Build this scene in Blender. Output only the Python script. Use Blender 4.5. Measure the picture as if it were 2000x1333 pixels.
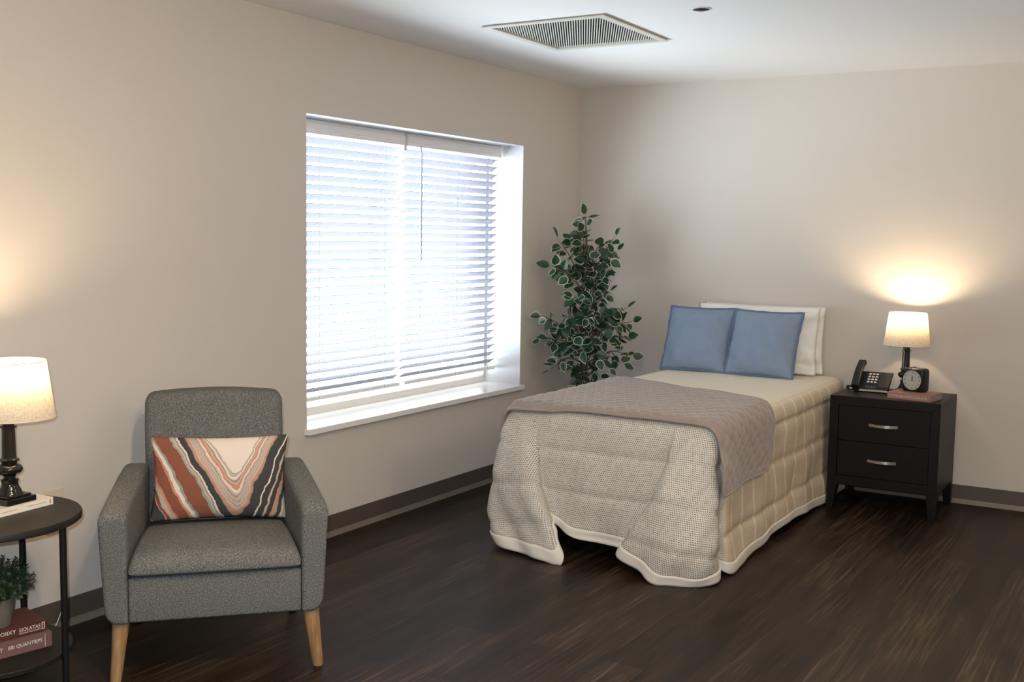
import bpy, bmesh, math, random
from mathutils import Vector, Matrix, Euler, noise
PI = math.pi
for o in list(bpy.data.objects): bpy.data.objects.remove(o)
sc = bpy.context.scene
COL = sc.collection

# ------------------------------------------------------------------ camera
CAM = Vector((3.46324, -6.57590, 1.46976))
yaw, pitch, roll, FPX = -0.5442, -0.0953, 0.0155, 2158.18
fwd = Vector((math.sin(yaw)*math.cos(pitch), math.cos(yaw)*math.cos(pitch), math.sin(pitch)))
r0 = Vector((math.cos(yaw), -math.sin(yaw), 0)); u0 = r0.cross(fwd)
rt = math.cos(roll)*r0 + math.sin(roll)*u0; up = -math.sin(roll)*r0 + math.cos(roll)*u0
cd = bpy.data.cameras.new('camera'); cam = bpy.data.objects.new('camera', cd); COL.objects.link(cam)
cd.sensor_width = 36.0; cd.lens = FPX/2000*36.0; cd.clip_start = 0.05
M = Matrix((rt, up, -fwd)).transposed().to_4x4(); M.translation = CAM
cam.matrix_world = M
sc.camera = cam

# ------------------------------------------------------------------ world, exposure, lights
sc.view_settings.view_transform = 'Standard'; sc.view_settings.look = 'None'
sc.view_settings.exposure = 0.10; sc.view_settings.gamma = 1.0; sc.view_settings.use_curve_mapping = False
SKY, GROUND, CEIL_W, LAMP_W, FLASH_W = 3.2, 17.0, 50.0, 470.0, 66.0
w = bpy.data.worlds.new('daylight'); sc.world = w; w.use_nodes = True
wt = w.node_tree; bg = wt.nodes['Background']       # overcast sky over bright sunlit paving
tc_ = wt.nodes.new('ShaderNodeTexCoord'); sx_ = wt.nodes.new('ShaderNodeSeparateXYZ'); mr_ = wt.nodes.new('ShaderNodeMapRange')
wt.links.new(tc_.outputs['Generated'], sx_.inputs[0]); wt.links.new(sx_.outputs[2], mr_.inputs[0])
mr_.inputs[1].default_value, mr_.inputs[2].default_value, mr_.inputs[3].default_value, mr_.inputs[4].default_value = -0.12, 0.10, GROUND, SKY
wt.links.new(mr_.outputs[0], bg.inputs[1]); bg.inputs[0].default_value = (0.80, 0.89, 1.0, 1)
def light(name, typ, loc, power, color, size=0.1, rot=None, parent=None):
    ld = bpy.data.lights.new(name, typ); ld.energy = power; ld.color = color
    if typ == 'POINT': ld.shadow_soft_size = size
    if typ == 'AREA': ld.shape = 'DISK'; ld.size = size
    o = bpy.data.objects.new(name, ld); COL.objects.link(o); o.location = loc
    if rot is not None: o.rotation_euler = rot
    if parent: o.parent = parent
    return o
WARM = (1.0, 0.78, 0.52)
light('ceiling_globe_light', 'POINT', (2.95, -5.35, 2.24), CEIL_W, (1.0, 0.72, 0.44), 0.07)
light('ceiling_globe_light', 'POINT', (3.9, -2.7, 2.24), CEIL_W*0.62, (1.0, 0.75, 0.48), 0.10)
light('ceiling_downlight', 'AREA', (2.3, -4.95, 2.40), 30.0, (1.0, 0.74, 0.47), 0.14)
fl = light('phone_flash', 'AREA', CAM + Vector((-0.03, -0.02, 0.06)), FLASH_W, (0.74, 0.87, 1.0), 0.02)
fl.rotation_euler = M.to_euler()
wl_ = light('window_portal', 'AREA', (-0.34, -1.73, 1.28), 1.0, (1, 1, 1), 1.0, Euler((0, -PI/2, 0)))
wl_.data.shape = 'RECTANGLE'; wl_.data.size = 1.46; wl_.data.size_y = 1.94; wl_.data.cycles.is_portal = True
try:
    sc.cycles.use_denoising = True; sc.cycles.max_bounces = 14; sc.cycles.diffuse_bounces = 6; sc.cycles.transparent_max_bounces = 12
    sc.cycles.caustics_reflective = False; sc.cycles.caustics_refractive = False; sc.cycles.sample_clamp_indirect = 6.0
except Exception: pass

# ------------------------------------------------------------------ materials
class NT:
    def __init__(s, name):
        s.m = bpy.data.materials.new(name); s.m.use_nodes = True; s.t = s.m.node_tree
        s.n = s.t.nodes; s.p = s.n['Principled BSDF']; s.out = s.n['Material Output']
    def add(s, typ, ins=None, **kw):
        n = s.n.new(typ)
        for k, v in kw.items(): setattr(n, k, v)
        if ins:
            for k, v in ins.items(): s.set(n.inputs[k], v)
        return n
    def set(s, sock, v):
        if isinstance(v, bpy.types.NodeSocket): s.t.links.new(v, sock)
        else:
            if isinstance(v, tuple) and len(v) == 3 and sock.type == 'RGBA': v = v+(1,)
            sock.default_value = v
    def math(s, op, a, b=0.0, c=None):
        n = s.n.new('ShaderNodeMath'); n.operation = op; s.set(n.inputs[0], a); s.set(n.inputs[1], b)
        if c is not None: s.set(n.inputs[2], c)
        return n.outputs[0]
    def mix(s, f, a, b, blend='MIX'):
        n = s.n.new('ShaderNodeMix'); n.data_type = 'RGBA'; n.blend_type = blend
        s.set(n.inputs[0], f); s.set(n.inputs[6], a); s.set(n.inputs[7], b); return n.outputs[2]
    def ramp(s, f, stops, interp='LINEAR'):
        n = s.n.new('ShaderNodeValToRGB'); n.color_ramp.interpolation = interp
        e = n.color_ramp.elements
        while len(e) > 1: e.remove(e[-1])
        e[0].position = stops[0][0]; e[0].color = tuple(stops[0][1])+(1,)
        for p, c in stops[1:]:
            k = e.new(p); k.color = tuple(c)+(1,)
        s.set(n.inputs[0], f); return n.outputs[0]
    def coord(s, kind='Object', scale=None):
        o = s.add('ShaderNodeTexCoord').outputs[kind]
        if scale is not None:
            mp = s.add('ShaderNodeMapping', {'Vector': o}); mp.inputs['Scale'].default_value = scale; o = mp.outputs[0]
        return o
    def noise(s, vec, scale, detail=3, rough=0.55, out='Fac'):
        return s.add('ShaderNodeTexNoise', {'Vector': vec, 'Scale': scale, 'Detail': detail, 'Roughness': rough}).outputs[out]
    def bump(s, h, strength=0.3, dist=0.001):
        s.set(s.p.inputs['Normal'], s.add('ShaderNodeBump', {'Height': h, 'Strength': strength, 'Distance': dist}).outputs[0])
    def base(s, v): s.set(s.p.inputs['Base Color'], v)
    def io(s, **kw):
        for k, v in kw.items(): s.set(s.p.inputs[k.replace('_', ' ')], v)
        return s
def simple(name, col, rough=0.5, metal=0.0, bump=None, var=0.0, spec=0.5):
    t = NT(name); t.io(Roughness=rough, Metallic=metal); t.p.inputs['Specular IOR Level'].default_value = spec
    if var or bump: c = t.coord()
    if var:
        n = t.noise(c, 6, 4)
        t.base(t.mix(n, tuple(x*(1-var) for x in col), tuple(min(1, x*(1+var)) for x in col)))
    else: t.base(col)
    if bump: t.bump(t.noise(c, bump[0], 4), bump[1], bump[2])
    return t.m
MAT = {}
MAT['wall'] = simple('wall_paint', (0.595, 0.55, 0.495), 0.75, bump=(160, 0.25, 0.0015), var=0.02, spec=0.25)
MAT['ceiling'] = simple('ceiling_paint', (0.80, 0.79, 0.78), 0.8, bump=(120, 0.35, 0.002), spec=0.2)
MAT['white_paint'] = simple('white_semi_gloss_paint', (0.56, 0.56, 0.575), 0.35)
MAT['sill'] = simple('sill_stone', (0.84, 0.81, 0.77), 0.16, var=0.05)
MAT['frame'] = simple('window_frame_vinyl', (0.62, 0.57, 0.51), 0.4)
MAT['base'] = simple('cove_base_vinyl', (0.085, 0.068, 0.055), 0.45, var=0.05)
MAT['base_lip'] = simple('cove_lip_vinyl', (0.16, 0.135, 0.105), 0.45)
MAT['black_wood'] = simple('espresso_wood', (0.0065, 0.0052, 0.0045), 0.42, bump=(60, 0.08, 0.001), spec=0.22)
MAT['table_top'] = simple('black_laminate', (0.011, 0.0095, 0.0075), 0.5, var=0.15, spec=0.3)
MAT['black_metal'] = simple('black_powder_coat', (0.006, 0.006, 0.006), 0.5, spec=0.25)
MAT['black_gloss'] = simple('black_lacquer', (0.010, 0.009, 0.008), 0.14)
MAT['black_plastic'] = simple('black_plastic', (0.008, 0.0085, 0.009), 0.40, spec=0.3)
MAT['dark_screen'] = simple('dark_panel', (0.014, 0.0145, 0.016), 0.3, spec=0.35)
MAT['grey_plastic'] = simple('grey_plastic', (0.42, 0.38, 0.32), 0.4)
MAT['key'] = simple('pale_keys', (0.72, 0.68, 0.60), 0.4)
MAT['nickel'] = simple('brushed_nickel', (0.66, 0.62, 0.56), 0.28, metal=1.0)
MAT['wire'] = simple('pale_cord', (0.62, 0.60, 0.55), 0.3)
MAT['outlet'] = simple('almond_plastic', (0.62, 0.52, 0.38), 0.4)
MAT['concrete'] = simple('cement_pot', (0.135, 0.122, 0.10), 0.85, bump=(120, 0.4, 0.002), var=0.3)
MAT['soil'] = simple('dark_soil', (0.02, 0.015, 0.01), 0.95)
MAT['bark'] = simple('bark', (0.09, 0.065, 0.045), 0.8, var=0.3)
MAT['basket'] = simple('plain_pot', (0.11, 0.09, 0.07), 0.6)
MAT['leaf'] = simple('leaf_green', (0.015, 0.046, 0.020), 0.38, var=0.35)
MAT['leaf_rim'] = simple('leaf_cream_margin', (0.40, 0.43, 0.31), 0.5, var=0.2)
MAT['sprig'] = simple('boxwood_green', (0.022, 0.046, 0.020), 0.55, var=0.4)
MAT['stem_green'] = simple('sprig_stem', (0.05, 0.06, 0.03), 0.7)
MAT['white_cloth'] = simple('white_cotton', (0.86, 0.845, 0.81), 0.85, bump=(500, 0.15, 0.0006), spec=0.1)
MAT['binding'] = simple('cream_binding', (0.74, 0.71, 0.645), 0.85, bump=(400, 0.2, 0.0006), spec=0.1)
MAT['mattress'] = simple('mattress_ticking', (0.5, 0.5, 0.5), 0.9)
MAT['paper'] = simple('page_block', (0.62, 0.57, 0.48), 0.9)
MAT['red_cover'] = simple('maroon_cover', (0.075, 0.020, 0.014), 0.55, var=0.1)
MAT['mauve_cover'] = simple('mauve_cover', (0.15, 0.085, 0.078), 0.6, var=0.1)
MAT['rose_cover'] = simple('rose_cover', (0.30, 0.155, 0.13), 0.55, var=0.1)
MAT['grey_edge'] = simple('greyish_page_block', (0.30, 0.24, 0.23), 0.9)
MAT['white_cover'] = simple('ivory_cover', (0.80, 0.74, 0.62), 0.5)
MAT['silver_ink'] = simple('silver_lettering', (0.72, 0.70, 0.66), 0.5)
MAT['pale_ink'] = simple('pale_lettering', (0.62, 0.45, 0.40), 0.5)
MAT['grey_ink'] = simple('grey_lettering', (0.30, 0.30, 0.32), 0.6)
MAT['ink'] = simple('black_ink', (0.01, 0.01, 0.01), 0.6)
MAT['dial'] = simple('clock_dial', (0.74, 0.71, 0.60), 0.5)
MAT['grille'] = simple('grille_metal', (0.62, 0.60, 0.55), 0.5)
MAT['duct'] = simple('duct_dark', (0.10, 0.10, 0.085), 0.8)
MAT['rubber'] = simple('black_rubber', (0.01, 0.01, 0.01), 0.7)

t = NT('glass_pane'); t.io(Roughness=0.0)
gl = t.add('ShaderNodeBsdfGlossy', {'Roughness': 0.0}); tr = t.add('ShaderNodeBsdfTransparent', {'Color': (0.96, 0.98, 0.97)})
mx = t.add('ShaderNodeMixShader', {0: 0.05, 1: tr.outputs[0], 2: gl.outputs[0]})
t.t.links.new(mx.outputs[0], t.out.inputs[0]); MAT['glass'] = t.m
t = NT('clock_crystal'); gl = t.add('ShaderNodeBsdfGlossy', {'Roughness': 0.03}); tr = t.add('ShaderNodeBsdfTransparent')
fr = t.add('ShaderNodeFresnel', {'IOR': 1.5}); mx = t.add('ShaderNodeMixShader', {0: fr.outputs[0], 1: tr.outputs[0], 2: gl.outputs[0]})
t.t.links.new(mx.outputs[0], t.out.inputs[0]); MAT['crystal'] = t.m

def translucent(name, col, tcol, f, rough=0.6, weave=None):
    t = NT(name); t.io(Roughness=rough); t.p.inputs['Specular IOR Level'].default_value = 0.2
    c = col; tc = tcol
    if weave:
        v = t.coord('UV'); n1 = t.noise(t.add('ShaderNodeMapping', {'Vector': v, 'Scale': (weave, weave*4, 1)}).outputs[0], 1, 3, 0.6)
        n2 = t.noise(t.add('ShaderNodeMapping', {'Vector': v, 'Scale': (weave*4, weave, 1)}).outputs[0], 1, 3, 0.6)
        n = t.ramp(t.math('MULTIPLY', t.math('ADD', n1, n2), 0.5), [(0.35, (0.66, 0.66, 0.66)), (0.62, (1.05, 1.05, 1.05))])
        c = t.mix(1.0, col, n, 'MULTIPLY'); tc = t.mix(1.0, tcol, n, 'MULTIPLY')
    t.base(c)
    trn = t.add('ShaderNodeBsdfTranslucent', {'Color': tc})
    mx = t.add('ShaderNodeMixShader', {0: f, 1: t.p.outputs[0], 2: trn.outputs[0]})
    t.t.links.new(mx.outputs[0], t.out.inputs[0]); return t.m
MAT['slat'] = translucent('white_blind_slat', (0.34, 0.33, 0.385), (0.66, 0.64, 0.80), 0.13, 0.5)
MAT['wand'] = simple('grey_wand', (0.40, 0.40, 0.46), 0.4)
MAT['valance'] = simple('blind_valance', (0.84, 0.83, 0.81), 0.45)
MAT['shade'] = translucent('linen_shade', (0.66, 0.60, 0.50), (0.60, 0.50, 0.36), 0.19, 0.9, weave=60)
t = NT('lit_bulb'); t.p.inputs['Emission Color'].default_value = (1.0, 0.76, 0.48, 1); t.p.inputs['Emission Strength'].default_value = LAMP_W; MAT['bulb'] = t.m

# tweed chair fabric
t = NT('heather_tweed'); c = t.coord()
n1 = t.noise(c, 260, 2, 0.7); n2 = t.noise(c, 600, 2, 0.6); n3 = t.noise(c, 9, 2)
f = t.math('ADD', t.math('MULTIPLY', n1, 0.75), t.math('MULTIPLY', n2, 0.25))
col = t.ramp(f, [(0.35, (0.034, 0.037, 0.038)), (0.46, (0.088, 0.092, 0.090)), (0.55, (0.150, 0.153, 0.148)), (0.67, (0.31, 0.31, 0.295))])
t.base(t.mix(t.math('MULTIPLY', n3, 0.35), col, (0.17, 0.165, 0.15))); t.io(Roughness=0.95); t.p.inputs['Specular IOR Level'].default_value = 0.1
t.bump(f, 0.6, 0.002); MAT['tweed'] = t.m
# oak legs
t = NT('pale_oak'); c = t.coord('Object', (30, 30, 4)); n = t.noise(c, 1.5, 5, 0.6)
t.base(t.ramp(n, [(0.35, (0.20, 0.105, 0.042)), (0.55, (0.33, 0.195, 0.088)), (0.7, (0.41, 0.265, 0.135))])); t.io(Roughness=0.5); MAT['oak'] = t.m
# blue linen
t = NT('blue_linen'); c = t.coord(); n = t.noise(t.add('ShaderNodeMapping', {'Vector': c, 'Scale': (150, 150, 600)}).outputs[0], 1, 2)
n2 = t.noise(c, 5, 3)
t.base(t.mix(t.math('ADD', t.math('MULTIPLY', n, 0.5), t.math('MULTIPLY', n2, 0.5)), (0.165, 0.225, 0.335), (0.27, 0.345, 0.455)))
t.io(Roughness=0.9); t.p.inputs['Specular IOR Level'].default_value = 0.15; t.p.inputs['Sheen Weight'].default_value = 0.15; t.bump(n, 0.25, 0.0008); MAT['blue'] = t.m
MAT['blue_edge'] = simple('blue_linen_flange', (0.13, 0.18, 0.27), 0.9, spec=0.1)
# grey-taupe quilt
t = NT('taupe_velvet'); c = t.coord(); n = t.noise(c, 14, 3)
t.base(t.mix(n, (0.25, 0.203, 0.176), (0.345, 0.287, 0.252))); t.io(Roughness=0.85); t.p.inputs['Sheen Weight'].default_value = 0.35
t.p.inputs['Specular IOR Level'].default_value = 0.15; t.bump(t.noise(c, 300, 2), 0.2, 0.001); MAT['taupe'] = t.m
# comforter: stitched dashes on cream, herringbone on the sides, its tan partly their lighting put into the colour
t = NT('stitched_comforter'); uv = t.add('ShaderNodeUVMap', uv_map='UVMap').outputs[0]
wob = t.noise(uv, 30, 2, out='Color')
uvw = t.add('ShaderNodeVectorMath', {0: uv, 1: t.add('ShaderNodeVectorMath', {0: wob, 'Scale': 0.006}, operation='SCALE').outputs[0]}, operation='ADD').outputs[0]
sp = t.add('ShaderNodeSeparateXYZ', {0: uvw})
U, V = sp.outputs[0], sp.outputs[1]
def dots(nx, ny, rx, ry):
    v = t.math('MULTIPLY', V, ny); row = t.math('FLOOR', v)
    u = t.math('ADD', t.math('MULTIPLY', U, nx), t.math('MULTIPLY', t.math('MODULO', t.math('ABSOLUTE', row), 2.0), 0.5))
    du = t.math('DIVIDE', t.math('SUBTRACT', t.math('FRACT', u), 0.5), rx); dv = t.math('DIVIDE', t.math('SUBTRACT', t.math('FRACT', v), 0.5), ry)
    d = t.math('SQRT', t.math('ADD', t.math('MULTIPLY', du, du), t.math('MULTIPLY', dv, dv)))
    return t.math('SUBTRACT', 1.0, t.math('SMOOTH_MIN', t.math('MAXIMUM', t.math('MULTIPLY', t.math('SUBTRACT', d, 0.75), 2.2), 0.0), 1.0, 0.1))
front = dots(104, 112, 0.31, 0.33)
nn = t.noise(uv, 55, 2); frontm = t.math('MULTIPLY', front, t.math('MULTIPLY', nn, 1.7))
big = t.noise(uv, 4, 2)
cream = t.mix(big, (0.60, 0.575, 0.52), (0.75, 0.725, 0.66))
cfront = t.mix(frontm, cream, (0.17, 0.15, 0.125))
# side: diagonal hatch with columns of pale stitches
tri = t.math('ABSOLUTE', t.math('SUBTRACT', t.math('FRACT', t.math('MULTIPLY', U, 6.2)), 0.5))
hat = t.math('ABSOLUTE', t.math('SUBTRACT', t.math('FRACT', t.math('ADD', t.math('MULTIPLY', V, 78), t.math('MULTIPLY', tri, 9.0))), 0.5))
colm = t.math('GREATER_THAN', t.math('ABSOLUTE', t.math('SUBTRACT', t.math('FRACT', t.math('MULTIPLY', U, 6.2)), 0.5)), 0.42)
dsid = dots(70, 92, 0.34, 0.34)
tan = t.mix(big, (0.53, 0.42, 0.30), (0.69, 0.565, 0.42))
cs = t.mix(t.math('MULTIPLY', hat, 0.9), t.mix(0.5, tan, (0.84, 0.74, 0.58)), t.mix(0.45, tan, (0.20, 0.14, 0.09)))
cs = t.mix(t.math('MULTIPLY', colm, t.math('SUBTRACT', 1.0, dsid)), cs, (0.88, 0.80, 0.66))
ctop = t.mix(t.math('MULTIPLY', hat, 1.1), (0.92, 0.86, 0.73), (0.58, 0.50, 0.39))
att = t.add('ShaderNodeVertexColor', layer_name='zone'); sa = t.add('ShaderNodeSeparateColor', {0: att.outputs[0]})
cc = t.mix(sa.outputs[1], t.mix(sa.outputs[0], cfront, cs), ctop)
t.base(cc); t.io(Roughness=0.95); t.p.inputs['Specular IOR Level'].default_value = 0.1
t.bump(t.math('SUBTRACT', 1.0, t.math('ADD', front, t.math('MULTIPLY', hat, sa.outputs[0]))), 0.35, 0.003); MAT['comforter'] = t.m
# marbled agate lumbar pillow
t = NT('marbled_print'); uv = t.add('ShaderNodeUVMap', uv_map='UVMap').outputs[0]
nz = t.noise(uv, 3.2, 3, 0.5, out='Color'); nz2 = t.noise(uv, 14, 3, 0.6, out='Color')
def addv(a, b, k, off):
    s1 = t.add('ShaderNodeVectorMath', {0: b, 1: (off, off, off)}, operation='SUBTRACT').outputs[0]
    s2 = t.add('ShaderNodeVectorMath', {0: s1, 'Scale': k}, operation='SCALE').outputs[0]
    return t.add('ShaderNodeVectorMath', {0: a, 1: s2}, operation='ADD').outputs[0]
q = addv(addv(uv, nz, 0.10, 0.5), nz2, 0.022, 0.5)
sp = t.add('ShaderNodeSeparateXYZ', {0: q}); U = sp.outputs[0]; V = t.math('SUBTRACT', 1.0, sp.outputs[1])
dx = t.math('SUBTRACT', U, 0.615)
soft = t.math('SUBTRACT', t.math('SQRT', t.math('ADD', t.math('MULTIPLY', dx, dx), 0.0022)), 0.047)
side = t.math('GREATER_THAN', dx, 0.0)
k = t.math('ADD', 2.9, t.math('MULTIPLY', side, 0.9))
F = t.math('DIVIDE', t.math('ADD', V, t.math('MULTIPLY', soft, k)), 3.0)
W_, PE, CH, RU, GR, SG, BG = (0.72, 0.62, 0.54), (0.52, 0.25, 0.16), (0.055, 0.053, 0.052), (0.235, 0.085, 0.055), (0.30, 0.25, 0.215), (0.27, 0.31, 0.255), (0.50, 0.40, 0.33)
inner = [(0, W_), (0.145, GR), (0.15, BG), (0.158, SG), (0.164, W_), (0.172, PE), (0.178, GR), (0.184, BG), (0.192, PE), (0.207, PE), (0.214, W_), (0.226, BG), (0.238, GR), (0.243, BG), (0.258, GR), (0.263, BG), (0.278, GR), (0.284, BG), (0.298, PE), (0.313, GR)]
left = inner + [(0.325, CH), (0.375, W_), (0.385, GR), (0.395, BG), (0.41, SG), (0.425, RU), (0.535, SG), (0.554, W_), (0.585, PE), (0.603, RU), (0.68, PE), (0.70, BG)]
right = inner + [(0.325, CH), (0.42, W_), (0.435, CH), (0.50, BG), (0.52, CH), (0.57, PE), (0.60, SG), (0.62, CH), (0.66, BG), (0.68, SG), (0.72, CH), (0.76, BG)]
outer = [(0, RU), (0.10, PE), (0.14, CH), (0.48, RU), (0.82, W_)]
cl = t.mix(side, t.ramp(F, left, 'CONSTANT'), t.ramp(F, right, 'CONSTANT'))
far = t.math('GREATER_THAN', t.math('MULTIPLY', F, t.math('SUBTRACT', 1.0, side)), 0.745)
co = t.ramp(t.math('MULTIPLY', t.math('SUBTRACT', F, 0.745), 4.2), outer, 'CONSTANT')
t.base(t.mix(far, cl, co)); t.io(Roughness=0.9); t.p.inputs['Specular IOR Level'].default_value = 0.15
t.bump(t.noise(uv, 300, 2), 0.15, 0.0006); MAT['marble'] = t.m
# floor planks along the window wall
t = NT('dark_plank_floor'); c = t.coord()
rotm = t.add('ShaderNodeMapping', {'Vector': c}); rotm.inputs['Rotation'].default_value = (0, 0, PI/2); vec = rotm.outputs[0]
br = t.add('ShaderNodeTexBrick', {'Vector': vec, 'Scale': 1.0, 'Brick Width': 1.22, 'Row Height': 0.152, 'Mortar Size': 0.0012, 'Mortar Smooth': 0.3,
     'Color1': (0.0, 0.0, 0.0), 'Color2': (1.0, 1.0, 1.0), 'Mortar': (0.0, 0.0, 0.0)}, offset=0.37, offset_frequency=2)
g1 = t.noise(t.add('ShaderNodeMapping', {'Vector': vec, 'Scale': (2.6, 85, 1)}).outputs[0], 1.0, 6, 0.65)
g2 = t.noise(t.add('ShaderNodeMapping', {'Vector': vec, 'Scale': (1.5, 9, 1)}).outputs[0], 1.0, 3, 0.5)
g = t.math('ADD', t.math('MULTIPLY', g1, 0.65), t.math('ADD', t.math('MULTIPLY', g2, 0.25), t.math('MULTIPLY', t.add('ShaderNodeSeparateColor', {0: br.outputs[0]}).outputs[0], 0.10)))
fc = t.ramp(g, [(0.36, (0.003, 0.0018, 0.001)), (0.46, (0.015, 0.0085, 0.0048)), (0.55, (0.033, 0.0198, 0.0115)), (0.66, (0.098, 0.066, 0.043))])
t.base(t.mix(br.outputs[1], fc, (0.010, 0.007, 0.005)))
t.set(t.p.inputs['Roughness'], t.math('ADD', 0.34, t.math('MULTIPLY', g1, 0.22))); t.p.inputs['Specular IOR Level'].default_value = 0.22
t.bump(t.math('SUBTRACT', g1, br.outputs[1]), 0.25, 0.0012); MAT['floor'] = t.m

# ------------------------------------------------------------------ object helpers
def thing(name, label, cat, loc=(0, 0, 0), rot=(0, 0, 0), group=None):
    o = bpy.data.objects.new(name, None); COL.objects.link(o); o.empty_display_size = 0.05
    o.location = loc; o.rotation_euler = rot; o['label'] = label; o['category'] = cat
    if group: o['group'] = group
    return o
def mesh_obj(name, me, m=None, parent=None, smooth=None):
    for x in ([m] if not isinstance(m, (list, tuple)) else m):
        if x is not None: me.materials.append(MAT[x] if isinstance(x, str) else x)
    if smooth is not None:
        for p in me.polygons: p.use_smooth = smooth
    o = bpy.data.objects.new(name, me); COL.objects.link(o)
    if parent: o.parent = parent
    return o
def obj(name, bm, m=None, parent=None, smooth=False, angle=None):
    me = bpy.data.meshes.new(name); bm.normal_update(); bm.to_mesh(me); bm.free()
    o = mesh_obj(name, me, m, parent, smooth or angle is not None)
    if angle is not None: me.set_sharp_from_angle(angle=math.radians(angle))
    return o
def tag(o, label, cat, group=None):
    o['label'] = label; o['category'] = cat
    if group: o['group'] = group
    return o
def struct(o): o['kind'] = 'structure'; return o
def box(bm, a, b, bev=0.0, seg=2, xf=None):
    """axis box between corners a and b, bevelled, added to bm"""
    t = bmesh.new(); bmesh.ops.create_cube(t, size=1.0)
    a, b = Vector(a), Vector(b)
    for v in t.verts: v.co = Vector(((a[i]+b[i])/2 + v.co[i]*(b[i]-a[i]) for i in range(3)))
    if bev: bmesh.ops.bevel(t, geom=list(t.edges)+list(t.verts), offset=bev, segments=seg, profile=0.5, affect='EDGES')
    merge(bm, t, xf); return bm
def merge(bm, t, xf=None):
    mp = {}
    for v in t.verts: mp[v] = bm.verts.new(xf @ v.co if xf is not None else v.co)
    for f in t.faces:
        try: nf = bm.faces.new([mp[v] for v in f.verts]); nf.material_index = f.material_index; nf.smooth = f.smooth
        except ValueError: pass
    t.free()
def B(*args, **kw): return box(bmesh.new(), *args, **kw)
def BB(*specs):
    bm = bmesh.new()
    for q in specs: box(bm, *q)
    return bm
def loft(bm, rings, closed=True, caps=True):
    R = [[bm.verts.new(p) for p in r] for r in rings]; n = len(R[0])
    for i in range(len(R)-1):
        for j in range(n if closed else n-1):
            bm.faces.new((R[i][j], R[i][(j+1) % n], R[i+1][(j+1) % n], R[i+1][j]))
    if caps and closed: bm.faces.new(list(reversed(R[0]))); bm.faces.new(R[-1])
    return bm
def lathe(bm, prof, seg=40, c=(0, 0), caps=True, sq=None):
    rings = []
    for r, z in prof:
        rings.append([(c[0]+r*math.cos(2*PI*k/seg), c[1]+r*math.sin(2*PI*k/seg), z) for k in range(seg)])
    return loft(bm, rings, True, caps)
def catmull(P, n):
    P = [Vector(p) for p in P]; out = []
    for i in range(len(P)-1):
        p0 = P[i-1] if i else P[i]*2-P[i+1]; p1, p2 = P[i], P[i+1]; p3 = P[i+2] if i+2 < len(P) else P[i+1]*2-P[i]
        for k in range(n):
            s = k/n
            out.append(0.5*((2*p1)+(p2-p0)*s+(2*p0-5*p1+4*p2-p3)*s*s+(3*p1-p0-3*p2+p3)*s**3))
    out.append(P[-1]); return out
def tube(bm, path, rad, seg=8, closed=False, caps=True):
    path = [Vector(p) for p in path]; n = len(path); rings = []; ref = None
    for i, p in enumerate(path):
        d = (path[(i+1) % n]-path[i-1]) if closed else (path[min(i+1, n-1)]-path[max(i-1, 0)])
        d.normalize()
        if ref is None: ref = d.orthogonal().normalized()
        ref = (ref - d*ref.dot(d)).normalized(); s = d.cross(ref)
        r = rad(i/(n-1)) if callable(rad) else rad
        rings.append([p + (ref*math.cos(2*PI*k/seg)+s*math.sin(2*PI*k/seg))*r for k in range(seg)])
    if closed: rings.append(rings[0])
    return loft(bm, rings, True, caps and not closed)
def grid(P, uv=None, flip=False, me_name='cloth', zone=None):
    """P[i][j] -> mesh, with uv[i][j] and colour zone[i][j]"""
    ni, nj = len(P), len(P[0]); v = [tuple(P[i][j]) for i in range(ni) for j in range(nj)]; f = []
    for i in range(ni-1):
        for j in range(nj-1):
            q = (i*nj+j, i*nj+j+1, (i+1)*nj+j+1, (i+1)*nj+j); f.append(q[::-1] if flip else q)
    me = bpy.data.meshes.new(me_name); me.from_pydata(v, [], f)
    if uv:
        L = me.uv_layers.new(name='UVMap')
        for l in me.loops: i, j = divmod(l.vertex_index, nj); L.data[l.index].uv = uv[i][j]
    if zone:
        ca = me.color_attributes.new('zone', 'FLOAT_COLOR', 'POINT')
        for k in range(len(v)): i, j = divmod(k, nj); ca.data[k].color = tuple(zone[i][j])+(1.0,)
    return me
def dup(root, loc, rot=None, label=None):
    r = root.copy(); COL.objects.link(r); r.location = loc
    if rot is not None: r.rotation_euler = rot
    if label: r['label'] = label
    for ch in list(root.children):
        c = ch.copy(); COL.objects.link(c); c.parent = r
        for g in ch.children:
            d = g.copy(); COL.objects.link(d); d.parent = c
    return r
def text_bm(s, w, h, depth=0.0004):
    """text in the XZ plane facing -Y, centred, fitted to w x h"""
    cu = bpy.data.curves.new('t', 'FONT'); cu.body = s; cu.size = 1.0; cu.extrude = 0.02; cu.resolution_u = 3
    to = bpy.data.objects.new('t', cu); COL.objects.link(to)
    me = bpy.data.meshes.new_from_object(to.evaluated_get(bpy.context.evaluated_depsgraph_get()))
    bpy.data.objects.remove(to); bpy.data.curves.remove(cu)
    bm = bmesh.new(); bm.from_mesh(me); bpy.data.meshes.remove(me)
    xs = [v.co.x for v in bm.verts]; ys = [v.co.y for v in bm.verts]
    x0, x1, y0, y1 = min(xs), max(xs), min(ys), max(ys)
    for v in bm.verts:
        v.co = Vector(((v.co.x-(x0+x1)/2)/(x1-x0)*w, -(v.co.z/0.02)*depth/2 - depth/2, (v.co.y-(y0+y1)/2)/(y1-y0)*h))
    return bm
def XF(loc=(0, 0, 0), rot=(0, 0, 0)): return Matrix.Translation(loc) @ Euler(rot).to_matrix().to_4x4()

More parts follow.
